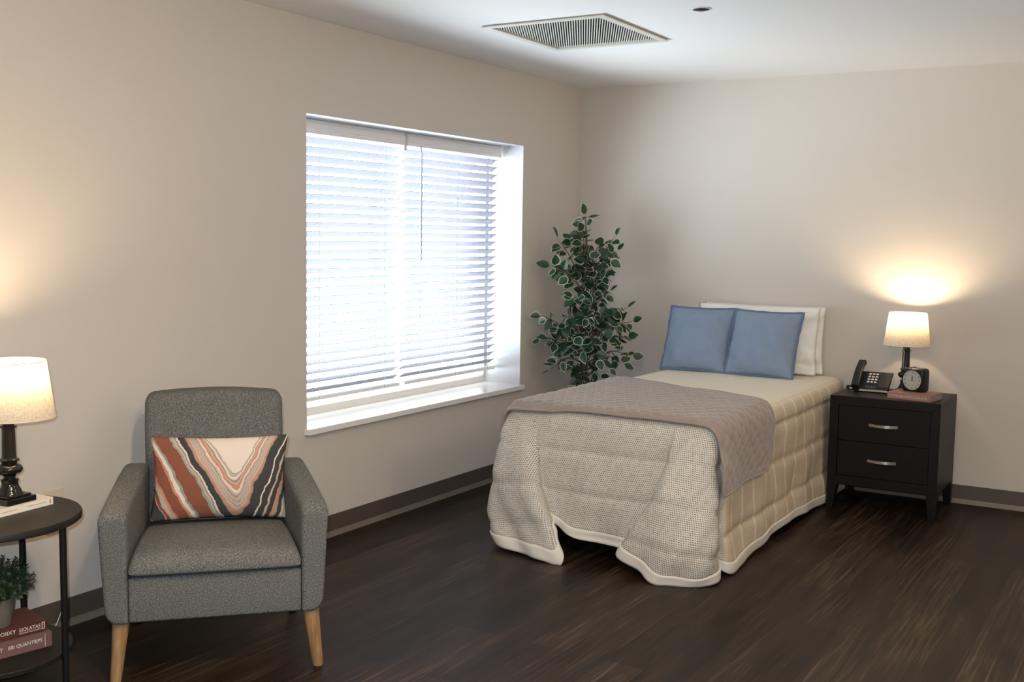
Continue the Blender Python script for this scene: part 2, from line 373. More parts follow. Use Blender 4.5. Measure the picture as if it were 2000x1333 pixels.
# ------------------------------------------------------------------ room shell
RX, RY, H = 5.2, -7.6, 2.44
WY0, WY1, WZ0, WZ1, DEP = -2.70, -0.75, 0.552, 2.015, 0.30
struct(obj('floor', B((-0.35, RY-0.1, -0.10), (RX+0.1, 0.1, 0)), 'floor'))
VX0, VX1, VY0, VY1 = 0.625, 1.205, -2.135, -1.475   # opening of the ceiling grille
bm = bmesh.new()
for a, b in (((-0.35, RY-0.1, H), (VX0, 0.1, H+0.12)), ((VX1, RY-0.1, H), (RX+0.1, 0.1, H+0.12)), ((VX0, RY-0.1, H), (VX1, VY0, H+0.12)), ((VX0, VY1, H), (VX1, 0.1, H+0.12))): box(bm, a, b)
struct(obj('ceiling', bm, 'ceiling'))
bm = bmesh.new()
for a, b in (((-DEP, RY, 0), (0, WY0, H)), ((-DEP, WY1, 0), (0, 0, H)), ((-DEP, WY0, 0), (0, WY1, WZ0-0.03)), ((-DEP, WY0, WZ1), (0, WY1, H))): box(bm, a, b)
struct(obj('wall_left', bm, 'wall'))
struct(obj('wall_back', B((-DEP, 0, 0), (RX, 0.1, H)), 'wall'))
struct(obj('wall_right', B((RX, RY, 0), (RX+0.1, 0.1, H)), 'wall'))
struct(obj('wall_front', B((-DEP, RY-0.1, 0), (RX, RY, H)), 'wall'))
def baseboard(name, p0, p1, nrm):
    """cove base: 10 cm vinyl with a flared toe"""
    prof = [(0.0, 0.105), (0.004, 0.105), (0.0045, 0.026), (0.007, 0.018), (0.015, 0.0), (0.0, 0.0)]
    bm = bmesh.new(); p0, p1, nrm = Vector(p0), Vector(p1), Vector(nrm)
    loft(bm, [[p+nrm*a+Vector((0, 0, z)) for a, z in prof] for p in (p0, p1)])
    o = obj(name, bm, ['base', 'base_lip'])
    for f in o.data.polygons:
        if f.center.z < 0.024: f.material_index = 1
    return struct(o)
baseboard('baseboard_left', (0, RY, 0), (0, 0, 0), (1, 0, 0))
baseboard('baseboard_back', (0, 0, 0), (RX, 0, 0), (0, -1, 0))
# white lining of the window recess
LT = 0.004
bm = bmesh.new()
box(bm, (-DEP+0.03, WY0, WZ1-LT), (0.0, WY1, WZ1)); box(bm, (-DEP+0.03, WY0, WZ0), (0.0, WY0+LT, WZ1-LT)); box(bm, (-DEP+0.03, WY1-LT, WZ0), (0.0, WY1, WZ1-LT))
struct(obj('trim_1', bm, 'white_paint'))
# window: frame, panes, sill
win = obj('window_1', BB(((-DEP, WY0, WZ0+0.040), (-DEP+0.05, WY0+0.03, WZ1-0.04), 0.002), ((-DEP, WY1-0.03, WZ0+0.040), (-DEP+0.05, WY1, WZ1-0.04), 0.002),
      ((-DEP, WY0, WZ0-0.03), (-DEP+0.045, WY1, WZ0+0.0395), 0.002), ((-DEP, WY0, WZ1-0.0395), (-DEP+0.05, WY1, WZ1), 0.002)), 'frame')
struct(win)
obj('window_pane', B((-DEP+0.018, WY0+0.028, WZ0+0.038), (-DEP+0.024, WY1-0.028, WZ1-0.038)), 'glass', win)
sill = obj('window_sill', B((-DEP+0.046, WY0-0.0, WZ0-0.028), (0.0, WY1, WZ0), 0.0), 'sill', win)
bm = bmesh.new(); box(bm, (-0.002, WY0-0.012, WZ0-0.028), (0.03, WY1+0.012, WZ0), 0.003); obj('sill_nosing', bm, 'sill', win)

# ------------------------------------------------------------------ blinds
def blind(y0, y1, label, cords, wand=None):
    T = thing('window_blind', label, 'blind', (-0.19, (y0+y1)/2, 2.008)); hw = (y1-y0)/2
    prof = [(0.025, 0.0), (0.042, 0.0), (0.042, -0.012), (0.046, -0.016), (0.046, -0.044), (0.043, -0.047), (0.043, -0.052), (0.047, -0.055), (0.044, -0.066), (0.030, -0.069), (0.030, -0.060), (0.025, -0.058)]
    obj('valance', loft(bmesh.new(), [[(a, s*hw, z) for a, z in prof] for s in (-1, 1)]), 'valance', T)
    obj('headrail', B((-0.028, -hw+0.004, -0.05), (0.022, hw-0.004, -0.004), 0.002), 'valance', T)
    bm = bmesh.new(); n = 28; pitch_ = (1.936-0.668)/n; th = math.radians(33)
    for i in range(n):
        zc = 1.915-2.008-i*pitch_; ring = []
        for k in range(7):
            a = -0.025+0.05*k/6; cr = 0.0022*(1-(a/0.025)**2)
            ring.append((a*math.cos(th)-cr*math.sin(th), a*math.sin(th)+cr*math.cos(th)))
        pts = ring+[(x+0.0022*math.sin(th)*0.6, z-0.0022) for x, z in reversed(ring)]
        loft(bm, [[(x, s*(hw-0.006), zc+z) for x, z in pts] for s in (-1, 1)])
    obj('slats', bm, 'slat', T, angle=40)
    obj('bottom_rail', B((-0.026, -hw+0.006, 0.640-2.008), (0.026, hw-0.006, 0.657-2.008), 0.004), 'valance', T)
    for c in cords:
        bm = bmesh.new()
        for dx in (-0.027, 0.027): tube(bm, [(dx, c, -0.055), (dx, c, -1.36)], 0.0012, 6)
        for i in range(n):
            zc = 1.915-2.008-i*pitch_; tube(bm, [(-0.027, c, zc-0.0165), (0.027, c, zc+0.0165)], 0.0011, 5)
        obj('ladder_cord', bm, 'white_paint', T)
    if wand is not None:
        bm = bmesh.new(); tube(bm, [(0.050, wand, -0.06), (0.056, wand, -0.10), (0.058, wand-0.001, -0.68)], 0.0042, 8); obj('tilt_wand', bm, 'wand', T, smooth=True)
    return T
yl0, yl1, yr0, yr1 = -2.688, -1.752, -1.722, -0.772
def loc_y(y, a, b): return y-(a+b)/2
blind(yl0, yl1, 'white slatted blind over the window half nearer the armchair', [loc_y(y, yl0, yl1) for y in (-2.42, -1.90)])
blind(yr0, yr1, 'white slatted blind with a hanging wand, window half nearer the plant', [loc_y(y, yr0, yr1) for y in (-1.58, -1.22, -0.87)], loc_y(-1.615, yr0, yr1))
bm = bmesh.new(); box(bm, (-0.175, -1.751, 1.940), (-0.150, -1.723, 2.011), 0.002); box(bm, (-0.1495, -1.747, 1.975), (-0.145, -1.727, 2.000), 0.001); box(bm, (-0.160, -1.748, 1.915), (-0.152, -1.726, 1.940), 0.001)
tag(obj('blind_bracket', bm, 'white_paint'), 'small white bracket between the two blinds at the window top', 'bracket')

# ------------------------------------------------------------------ ceiling grille and round fitting
T = thing('ceiling_vent', 'large square metal return air grille set in the ceiling', 'vent', ((VX0+VX1)/2, (VY0+VY1)/2, H))
hx, hy = 0.32, 0.358; ix, iy = 0.283, 0.321
bm = bmesh.new()
def frame_ring(bm, o, i, z0, z1):
    c = lambda h, z: [(-h[0], -h[1], z), (h[0], -h[1], z), (h[0], h[1], z), (-h[0], h[1], z)]
    loft(bm, [c(i, z1), c(i, z0), c(o, z0), c(o, z0+0.004), c((o[0]-0.02, o[1]-0.02), z1), c(i, z1)], caps=False)
frame_ring(bm, (hx, hy), (ix, iy), -0.010, 0.004); obj('vent_frame', bm, 'grille', T)
bm = bmesh.new(); ang = math.atan2(0.881, -0.460); d = Vector((math.cos(ang), math.sin(ang), 0)); nrm = Vector((-d.y, d.x, 0))
def clip(p, d):
    lo, hi = -9, 9
    for k, h in ((0, ix), (1, iy)):
        if abs(d[k]) > 1e-6:
            a, b = sorted(((-h-p[k])/d[k], (h-p[k])/d[k])); lo, hi = max(lo, a), min(hi, b)
    return lo, hi
N = 82
for k in range(-N//2, N//2+1):
    p = nrm*(k*0.0115); lo, hi = clip(p, d)
    if hi-lo < 0.01: continue
    a, b = p+d*lo, p+d*hi; tk = nrm*0.0026
    loft(bm, [[q-tk+Vector((0, 0, -0.002)), q+tk+Vector((0, 0, -0.002)), q+tk*0.5+Vector((0, 0, 0.012)), q-tk*0.5+Vector((0, 0, 0.012))] for q in (a, b)])
obj('vent_louvres', bm, 'grille', T)
dx_, dy_ = ix+0.004, iy+0.006
obj('duct_box', BB(((-dx_, -dy_, 0.10), (dx_, dy_, 0.104)), ((-dx_, -dy_, 0.004), (-dx_+0.003, dy_, 0.10)), ((dx_-0.003, -dy_, 0.004), (dx_, dy_, 0.10)), ((-dx_, -dy_, 0.004), (dx_, -dy_+0.003, 0.10)), ((-dx_, dy_-0.003, 0.004), (dx_, dy_, 0.10))), 'duct', T)
T = thing('ceiling_fitting', 'small round dark fitting with a pale rim in the ceiling', 'ceiling fitting', (1.646, -2.064, H))
obj('rim', lathe(bmesh.new(), [(0.035, -0.001), (0.035, -0.004), (0.040, -0.004), (0.043, -0.0015), (0.043, 0.0), (0.035, 0.0)], 36, caps=False), 'white_paint', T, smooth=True)
obj('cup', lathe(bmesh.new(), [(0.0355, -0.0012), (0.0355, -0.0035), (0.026, -0.0055), (0.018, -0.0048), (0.001, -0.0045)], 36, caps=False), 'rubber', T, smooth=True)
obj('centre_disc', lathe(bmesh.new(), [(0.004, -0.004), (0.004, -0.0075), (0.015, -0.008), (0.015, -0.0095), (0.001, -0.010)], 20), 'black_gloss', T)
# ceiling lights (above and behind the picture)
for i, (x, y) in enumerate(((2.95, -5.35), (3.9, -2.7), (2.3, -4.95))):
    T = thing('ceiling_light', ('round ceiling light canopy on the ceiling beyond the armchair side', 'round ceiling light canopy on the ceiling near the right wall', 'round ceiling canopy on the ceiling nearest the armchair')[i], 'ceiling light', (x, y, H))
    pr = [(0.001, 0), (0.09, 0), (0.09, -0.012), (0.05, -0.03), (0.03, -0.08), (0.001, -0.085)] if i < 2 else [(0.075, -0.001), (0.075, -0.008), (0.10, -0.008), (0.104, 0.0), (0.075, -0.001)]
    obj('canopy', lathe(bmesh.new(), pr, 28, caps=i < 2), 'nickel', T, smooth=True)

# ------------------------------------------------------------------ wall outlet
T = thing('wall_outlet', 'almond wall outlet low on the wall behind the round table', 'outlet', (0.0, -4.058, 0.445))
bm = B((0.0, -0.038, -0.082), (0.006, 0.038, 0.082), 0.0025); obj('cover_plate', bm, 'outlet', T)
for z in (-0.032, 0.032): obj('socket', B((0.0062, -0.016, z-0.018), (0.0085, 0.016, z+0.018), 0.001), 'outlet', T)

# ------------------------------------------------------------------ side table
TX, TY = 0.333, -4.534
T = thing('side_table', 'round black two-tier side table with thin legs beside the armchair', 'side table', (TX, TY, 0))
obj('table_top', lathe(bmesh.new(), [(0.001, 0.556), (0.268, 0.556), (0.272, 0.559), (0.272, 0.577), (0.270, 0.580), (0.001, 0.580)], 96), 'table_top', T, angle=40)
obj('lower_shelf', lathe(bmesh.new(), [(0.001, 0.134), (0.235, 0.134), (0.238, 0.136), (0.238, 0.148), (0.236, 0.150), (0.001, 0.150)], 80), 'table_top', T, angle=40)
for a in (23, 123, 203, 303):
    a = math.radians(a); x, y = 0.2475*math.cos(a), 0.2475*math.sin(a)
    obj('leg', lathe(bmesh.new(), [(0.0105, 0.0), (0.0105, 0.556)], 20, (x, y)), 'black_metal', T, angle=40)

# ------------------------------------------------------------------ books
def book(name, label, loc, rotz, L, D, th, cover, page, ctr=None, spine=None, cat='book', edge=0.003, tilt=0.0):
    """spine along local X facing -Y, origin at the spine's right lower corner, body towards +Y and -X"""
    T = thing(name, label, cat, loc, (0, 0, rotz))
    bm = bmesh.new(); box(bm, (-L, 0, 0), (0, D, 0.0025), 0.0008, 1); box(bm, (-L, 0, th-0.0025), (0, D, th), 0.0008, 1); box(bm, (-L, 0, 0.0002), (0, 0.003, th-0.0002), 0.001, 2)
    obj('cover', bm, cover, T)
    obj('page_block', B((-L+edge, 0.003, 0.0025), (-edge, D-edge, th-0.0025)), page, T)
    for s, xc, zc, w_, h_, m in (spine or []):
        bm = text_bm(s, w_, h_); bmesh.ops.translate(bm, verts=bm.verts, vec=(xc, -0.0003, zc)); obj('lettering', bm, m, T)
    return T
bk = book('book', 'thick mauve book lying on the side table shelf, beneath the maroon book', (0.468, -4.416, 0.150), math.radians(79), 0.24, 0.165, 0.049, 'mauve_cover', 'grey_edge',
     spine=[('EBI QUANTIEPS', -0.085, 0.027, 0.105, 0.013, 'silver_ink'), ('THE LCT', -0.185, 0.027, 0.06, 0.013, 'silver_ink')])
obj('spine_rule', B((-0.0235, -0.0008, 0.004), (-0.0225, 0.0, 0.045)), 'silver_ink', bk)
bk = book('book', 'maroon book on the mauve book under the small potted plant', (0.452, -4.421, 0.1995), math.radians(79), 0.23, 0.158, 0.037, 'red_cover', 'paper',
     spine=[('EIOLATAS', -0.055, 0.021, 0.066, 0.012, 'silver_ink'), ('IOIIXY', -0.125, 0.021, 0.052, 0.012, 'silver_ink'), ('nnnnnn mmmmm', -0.055, 0.010, 0.070, 0.0035, 'silver_ink')])
obj('spine_emblem', (lambda bm: (box(bm, (-0.0105, -0.0007, 0.008), (-0.0085, 0, 0.030)), box(bm, (-0.0175, -0.0007, 0.008), (-0.0155, 0, 0.030)), box(bm, (-0.0155, -0.0007, 0.028), (-0.0105, 0, 0.030)), box(bm, (-0.0155, -0.0007, 0.008), (-0.0105, 0, 0.0095)))[0])(bmesh.new()), 'silver_ink', bk)
bk = book('book', 'ivory book on the round table top under the lamp base', (0.383, -4.338, 0.580), math.radians(95), 0.27, 0.145, 0.025, 'white_cover', 'paper',
     spine=[('iwinn mwnrnni', -0.065, 0.014, 0.07, 0.005, 'grey_ink'), ('a wnoi nwrni iw', -0.19, 0.014, 0.10, 0.005, 'grey_ink')])
obj('spine_emblem', B((-0.0135, -0.0007, 0.006), (-0.0115, 0, 0.019)), 'ink', bk)
bk = book('book', 'rose coloured book on the nightstand under the black clock', (2.365, -0.489, 0.625), math.radians(-9), 0.232, 0.188, 0.035, 'rose_cover', 'grey_edge',
     spine=[('LORNATIFCOAVIII', -0.122, 0.018, 0.205, 0.0135, 'pale_ink')])

# ------------------------------------------------------------------ table lamps
def square_step(bm, h, z0, z1, bev=0.003): box(bm, (-h, -h, z0), (h, h, z1), bev)
def table_lamp(loc, rotz, label, off=(0, 0), tilt=(0, 0)):
    T = thing('table_lamp', label, 'lamp', loc, (0, 0, rotz))
    bm = bmesh.new(); square_step(bm, 0.055, 0.0, 0.019); square_step(bm, 0.044, 0.019, 0.026, 0.002)
    obj('base', bm, 'black_gloss', T)
    prof = [(0.001, 0.026), (0.038, 0.026), (0.037, 0.031), (0.033, 0.035), (0.033, 0.040), (0.029, 0.046), (0.025, 0.056), (0.0245, 0.066), (0.027, 0.069), (0.027, 0.073), (0.018, 0.076), (0.019, 0.086),
            (0.030, 0.090), (0.038, 0.098), (0.040, 0.106), (0.037, 0.115), (0.027, 0.121), (0.022, 0.124), (0.025, 0.130), (0.030, 0.133), (0.030, 0.137), (0.0225, 0.141), (0.0215, 0.150), (0.0195, 0.236),
            (0.025, 0.238), (0.025, 0.243), (0.018, 0.246), (0.0175, 0.254), (0.027, 0.262), (0.032, 0.266), (0.032, 0.272), (0.001, 0.272)]
    obj('column', lathe(bmesh.new(), prof, 40), 'black_gloss', T, angle=50)
    obj('added_bulb_baffle', lathe(bmesh.new(), [(0.001, 0.286), (0.016, 0.286), (0.018, 0.33), (0.032, 0.352), (0.0325, 0.382), (0.0312, 0.382), (0.031, 0.356), (0.001, 0.350)], 28, off), 'white_paint', T, angle=40)  # added bulb base, widened into a hidden cup to block downward light
    obj('bulb', lathe(bmesh.new(), [(0.001, 0.352), (0.020, 0.360), (0.027, 0.374), (0.030, 0.390), (0.026, 0.408), (0.013, 0.420), (0.001, 0.423)], 24, off), 'bulb', T, smooth=True)
    n = 72; P, UV = [], []
    for i in range(13):
        s = i/12; r = 0.124+(0.101-0.124)*s; z = 0.270+0.180*s
        P.append([(off[0]+r*math.cos(2*PI*k/n)+tilt[0]*s, off[1]+r*math.sin(2*PI*k/n)+tilt[1]*s, z+0.0*r) for k in range(n+1)]); UV.append([(k/n*0.74, s*0.18) for k in range(n+1)])
    sh = mesh_obj('shade', grid(P, UV), 'shade', T, True)
    for z, r, tt in ((0.271, 0.1240, 0), (0.449, 0.1012, 1)):
        bm = bmesh.new(); tube(bm, [(off[0]+tilt[0]*tt+r*math.cos(2*PI*k/48), off[1]+tilt[1]*tt+r*math.sin(2*PI*k/48), z) for k in range(48)], 0.0016, 6, closed=True); obj('shade_trim', bm, 'binding', sh, smooth=True)
    bm = bmesh.new()
    for k in range(3): a = 2*PI*k/3; tube(bm, [(off[0], off[1], 0.43), (off[0]+tilt[0]+0.1*math.cos(a), off[1]+tilt[1]+0.1*math.sin(a), 0.446)], 0.0013, 6)
    obj('shade_spider', bm, 'nickel', sh)
    bm = bmesh.new(); tube(bm, [(0, 0, 0.272), (off[0]*0.5, off[1]*0.5, 0.28), (off[0], off[1], 0.288)], 0.009, 10); obj('lamp_socket', bm, 'nickel', T)
    return T
table_lamp((0.330, -4.455, 0.605), math.radians(5), 'black turned table lamp with linen shade on the round side table', (0.016, 0.008), (-0.002, 0.0))
table_lamp((2.172, -0.196, 0.625), 0.0, 'black turned table lamp with linen shade on the nightstand', (0.0, 0.0))
# lamp cord
T = thing('power_cord', 'thin pale cord hanging down the wall behind the round table', 'cord', (0.012, -4.03, 0.445))
bm = bmesh.new(); tube(bm, catmull([(0.010, -0.020, -0.03), (0.016, 0.002, -0.05), (0.012, 0.010, -0.12), (0.012, 0.006, -0.20), (0.012, -0.004, -0.255), (0.012, 0.001, -0.295), (0.014, -0.012, -0.335), (0.018, -0.034, -0.382), (0.035, -0.078, -0.422), (0.06, -0.16, -0.438), (0.075, -0.25, -0.441)], 8), 0.0022, 8); obj('cable', bm, 'wire', T, smooth=True)
obj('plug', B((-0.003, -0.042, -0.045), (0.022, -0.016, -0.018), 0.004), 'wire', T)

# ------------------------------------------------------------------ small potted plant
random.seed(5)
T = thing('potted_plant', 'small bushy green plant in a cement pot on the maroon book', 'plant', (0.376, -4.545, 0.2365))
obj('pot', lathe(bmesh.new(), [(0.001, 0), (0.041, 0), (0.044, 0.004), (0.054, 0.086), (0.055, 0.090), (0.049, 0.090), (0.047, 0.078), (0.001, 0.078)], 40), 'concrete', T, angle=50)
obj('soil', lathe(bmesh.new(), [(0.001, 0.079), (0.0465, 0.079), (0.02, 0.083), (0.001, 0.084)], 24), 'soil', T, smooth=True)
lf, st = bmesh.new(), bmesh.new()
def small_leaf(bm, p, d, n, L, W):
    s = d.cross(n).normalized(); vs = [bm.verts.new(p+d*L*a+s*W*b+n*c*L) for a, b, c in ((0, 0, 0), (0.3, 0.45, 0.05), (0.65, 0.42, 0.06), (1, 0, 0), (0.65, -0.42, 0.06), (0.3, -0.45, 0.05))]
    bm.faces.new((vs[0], vs[1], vs[2], vs[3])); bm.faces.new((vs[0], vs[3], vs[4], vs[5]))
for k in range(120):
    th, ph = random.uniform(0, 2*PI), math.acos(random.uniform(0.02, 1)); R = random.uniform(0.068, 0.118)
    dirv = Vector((math.sin(ph)*math.cos(th), math.sin(ph)*math.sin(th), math.cos(ph)*1.05+0.05))
    base = Vector((dirv.x*0.03, dirv.y*0.03, 0.083)); tip = Vector((0, 0, 0.10))+dirv*R
    if tip.x < -0.12: continue
    path = catmull([base, (base+tip)/2+Vector((0, 0, 0.012)), tip], 6); tube(st, path, 0.0007, 4)
    for i in range(3, len(path)):
        d = (path[i]-path[i-1]).normalized(); s = d.orthogonal().normalized()
        for q in range(4):
            a = i*0.9+q*PI/2; o = (s*math.cos(a)+d.cross(s)*math.sin(a))
            ld = (o*0.85+d*0.75).normalized(); small_leaf(lf, path[i], ld, d.cross(o).cross(ld).normalized()*-1, random.uniform(0.010, 0.016), random.uniform(0.005, 0.007))
obj('foliage', lf, 'sprig', T); obj('stems', st, 'stem_green', T)

# ------------------------------------------------------------------ armchair
ANG = math.atan2(0.724, 0.69)
T = thing('armchair', 'grey tweed armchair with pale wooden legs', 'armchair', (0.822, -4.056, 0), (0, 0, ANG))
def rrect(x0, x1, z0, z1, r, seg=5, rr=None):
    """rounded rectangle loop; rr = radii for (x0z0, x1z0, x1z1, x0z1)"""
    rr = rr or (r,)*4; pts = []
    for (cx, cz, a0, q) in ((x0, z0, PI, rr[0]), (x1, z0, 1.5*PI, rr[1]), (x1, z1, 0, rr[2]), (x0, z1, 0.5*PI, rr[3])):
        ox = cx+q if cx == x0 else cx-q; oz = cz+q if cz == z0 else cz-q
        for k in range(seg+1):
            a = a0+k*PI/2/seg; pts.append((ox+q*math.cos(a), oz+q*math.sin(a)))
    return pts
def arm(s):
    bm = bmesh.new(); rings = []
    for y, ins in ((0.0, 0.024), (0.0, 0.013), (0.0025, 0.0065), (0.007, 0.002), (0.014, 0.0), (0.06, 0), (0.16, 0), (0.28, 0), (0.40, 0), (0.52, 0), (0.60, 0), (0.612, 0.006), (0.617, 0.016), (0.617, 0.024)):
        k = min(1, max(0, (y-0.0)/0.5)); zt = 0.568+0.062*(k**0.8)-max(0, 0.03-y)*0.35
        if y > 0.5: zt -= (y-0.5)*0.25
        loop = rrect(0.276+ins, 0.366-ins, 0.200+ins, zt-ins, 0.03, 6, tuple(max(0.004, q-ins) for q in (0.012, 0.05, 0.030, 0.026)))
        ring = []
        for x, z in loop:
            lean = (z-0.2)/0.37; x2 = x-0.020*(1-lean)*(x-0.276)/0.09 + 0.004*math.sin(PI*min(1, max(0, lean)))
            x2 -= 0.044*min(1, y/0.5)
            ring.append((s*x2, y, z))
        rings.append(ring if s > 0 else ring[::-1])
    return loft(bm, rings)
for s in (-1, 1): obj('arm', arm(s), 'tweed', T, angle=42)
bm = B((-0.2755, 0.004, 0.204), (0.2755, 0.60, 0.352), 0.010, 3)
for v in bm.verts: v.co.x *= 1-0.16*v.co.y/0.5
obj('seat_base', bm, 'tweed', T, angle=50)
def puff(w_, d_, h_, ex=5.0, n=26, rnd=0.02, crown=0.02):
    """upholstered block centred at 0: superellipsoid-like"""
    bm = bmesh.new(); box(bm, (-w_/2, -d_/2, -h_/2), (w_/2, d_/2, h_/2), rnd, 4)
    return bm
bm = bmesh.new(); rings = []
prof_ = [(0.052-0.074*math.cos(q), 0.372-0.0195*math.sin(q), 0.373+0.060*math.sin(q)**0.9, 0.006*(1-math.sin(q))**2) for q in [k*PI/20 for k in range(11)]]
for y, zb, zt, ins in prof_ + [(0.10, 0.3525, 0.437, 0), (0.18, 0.3525, 0.440, 0), (0.28, 0.3525, 0.437, 0), (0.38, 0.3525, 0.430, 0), (0.46, 0.3525, 0.420, 0), (0.485, 0.355, 0.405, 0.006)]:
    loop = []; w_ = 0.2735-ins-0.040*max(0, y)/0.5; N_ = 40
    for k in range(N_+1):
        a = -1+2*k/N_; loop.append((a*w_, y+0.004*a*a, zb+(zt-zb)*(1-0.10*abs(a)**3-(0.40 if k in (0, N_) else 0))))
    for k in range(N_+1):
        a = 1-2*k/N_; loop.append((a*w_, y+0.004*a*a, zb+(zt-zb)*(0.25 if k in (0, N_) else 0.0)))
    rings.append(loop)
loft(bm, rings)
obj('seat_cushion', bm, 'tweed', T, angle=85)
def backrest():
    bm = bmesh.new(); box(bm, (-0.249, 0, 0), (0.249, 0.125, 0.545), 0.030, 5)
    bmesh.ops.subdivide_edges(bm, edges=[e for e in bm.edges if e.calc_length() > 0.2], cuts=10, use_grid_fill=True)
    for v in bm.verts:
        x, y, z = v.co; k = z/0.545
        v.co.z = 0.315+z*(1.0+0.03*(1-(x/0.249)**2)*max(0, (k-0.55)/0.45))
        v.co.y = 0.475+y+0.105*k-0.012*math.sin(PI*min(1, k))*(1-(x/0.249)**2) + (0.02*k*(y/0.125))
        v.co.x = x*(0.97+0.04*k-0.015*max(0, k-0.8)/0.2)
    return bm
obj('backrest', backrest(), 'tweed', T, angle=60)
for sx, sy in ((-1, 0), (1, 0), (-1, 1), (1, 1)):
    top = Vector((sx*(0.308 if sy == 0 else 0.262), 0.045 if sy == 0 else 0.56, 0.204)); bot = Vector((sx*(0.330 if sy == 0 else 0.285), 0.018 if sy == 0 else 0.60, 0.010))
    if sx < 0 and sy == 0: top.x, bot.x = -0.300, -0.318
    rings = []
    for s, r in ((0, 0.0175), (0.02, 0.0185), (0.5, 0.0225), (0.97, 0.0275), (1.0, 0.0275)):
        c = bot.lerp(top, s); rings.append([(c.x+r*math.cos(2*PI*k/24), c.y+r*math.sin(2*PI*k/24), c.z) for k in range(24)])
    lg = obj('leg', loft(bmesh.new(), rings), 'oak', T, angle=50)
    obj('rubber_foot', lathe(bmesh.new(), [(0.014, 0.0), (0.015, 0.010)], 20, (bot.x, bot.y)), 'rubber', lg)

# ------------------------------------------------------------------ pillows
def pillow_mesh(w_, h_, th, n=34, pinch=0.05, pw=2.4, seed=0, wr=0.004, sag=0.0):
    """front and back puffed sheets in the XZ plane, base at z=0, front towards -Y"""
    bm = bmesh.new(); uvl = bm.loops.layers.uv.new('UVMap')
    def pt(a, b, s):
        x = a*w_/2*(1-pinch*(1-b*b)*abs(a)**3); z = b*h_/2*(1-pinch*(1-a*a)*abs(b)**3)
        t_ = th/2*max(0, (1-abs(a)**pw))**0.62*max(0, (1-abs(b)**pw))**0.62
        e = noise.noise(Vector((a*3.1+seed, b*3.1, s*2.0)))*wr*min(1, t_/0.02) + noise.noise(Vector((a*8+seed, b*8, s)))*wr*0.4*min(1, t_/0.02)
        if sag: z -= sag*(1-b)*0.5*math.cos(a*PI/2)*0.0
        return Vector((x, s*(t_+e), z+h_/2))
    sm = lambda k: math.sin((k/n*2-1)*PI/2)*0.35+(k/n*2-1)*0.65
    F_ = [[bm.verts.new(pt(sm(i), sm(j), -1)) for j in range(n+1)] for i in range(n+1)]
    Bk = [[F_[i][j] if i in (0, n) or j in (0, n) else bm.verts.new(pt(sm(i), sm(j), 1)) for j in range(n+1)] for i in range(n+1)]
    for G, fl in ((F_, 0), (Bk, 1)):
        for i in range(n):
            for j in range(n):
                q = [(i, j), (i+1, j), (i+1, j+1), (i, j+1)]
                if fl: q = q[::-1]
                f = bm.faces.new([G[a][b] for a, b in q])
                for l, (a, b) in zip(f.loops, q): l[uvl].uv = ((sm(a)+1)/2, (sm(b)+1)/2)
    edge = [F_[i][0].co.copy() for i in range(n)]+[F_[n][j].co.copy() for j in range(n)]+[F_[i][n].co.copy() for i in range(n, 0, -1)]+[F_[0][j].co.copy() for j in range(n, 0, -1)]
    return bm, edge
def flange(edge, wid, c, seed=0, th=0.003):
    bm = bmesh.new(); rings = []; n = len(edge)
    for i, p in enumerate(edge):
        tdir = (edge[(i+1) % n]-edge[i-1]).normalized(); o = Vector((tdir.z, 0, -tdir.x))
        if o.dot(p-c) < 0: o = -o
        if i % (n//4) == 0: o = (p-c); o.y = 0; o.normalize(); o *= 1.25
        wv = 0.006*noise.noise(Vector((i*0.33, seed, 0)))
        a, b = p-o*0.004, p+o*wid*(1+0.35*noise.noise(Vector((i*0.21, seed+7, 2))))+Vector((0, wv, 0))
        rings.append([a+Vector((0, -th, 0)), b+Vector((0, -th*0.6, 0)), b+Vector((0, th*0.6, 0)), a+Vector((0, th, 0))])
    rings.append(rings[0]); return loft(bm, rings, True, False)
T = thing('lumbar_pillow', 'marbled rust and charcoal lumbar pillow on the armchair', 'pillow', (0.822+0.69*0.017-0.724*0.362-0.004, -4.056+0.724*0.017+0.69*0.362, 0.437), (math.radians(-13), math.radians(1.0), ANG))
bm, e = pillow_mesh(0.485, 0.305, 0.125, 36, 0.075, 2.2, 3); obj('pillow_cover', bm, 'marble', T, smooth=True)
# blue cushions: copies share the mesh
T = thing('throw_pillow', 'blue square cushion nearer the window, leaning on the white pillows', 'cushion', (0.966, -0.345, 0.676), (math.radians(-22), 0, 0), 'blue cushions on the bed')
bm, e = pillow_mesh(0.408, 0.398, 0.185, 34, 0.045, 2.2, 11, 0.012); cov = obj('pillow_cover', bm, 'blue', T, smooth=True)
obj('flange', flange(e, 0.011, Vector((0, 0, 0.2))), 'blue_edge', T)
bl2 = dup(T, (1.379, -0.362, 0.674), (math.radians(-22), math.radians(0.5), math.radians(-2)), 'blue square cushion nearer the nightstand, leaning on the white pillows')
# white bed pillows against the wall
T = thing('bed_pillow', 'white pillow standing directly behind the blue cushions', 'pillow', (1.285, -0.165, 0.678), (math.radians(-8), 0, 0), 'white pillows at the head of the bed')
bm, e = pillow_mesh(0.755, 0.40, 0.112, 40, 0.03, 3.4, 21, 0.022); obj('pillow_cover', bm, 'white_cloth', T, smooth=True)
dup(T, (1.300, -0.064, 0.676), (math.radians(-2), 0, math.radians(0.6)), 'white pillow standing at the back against the wall')

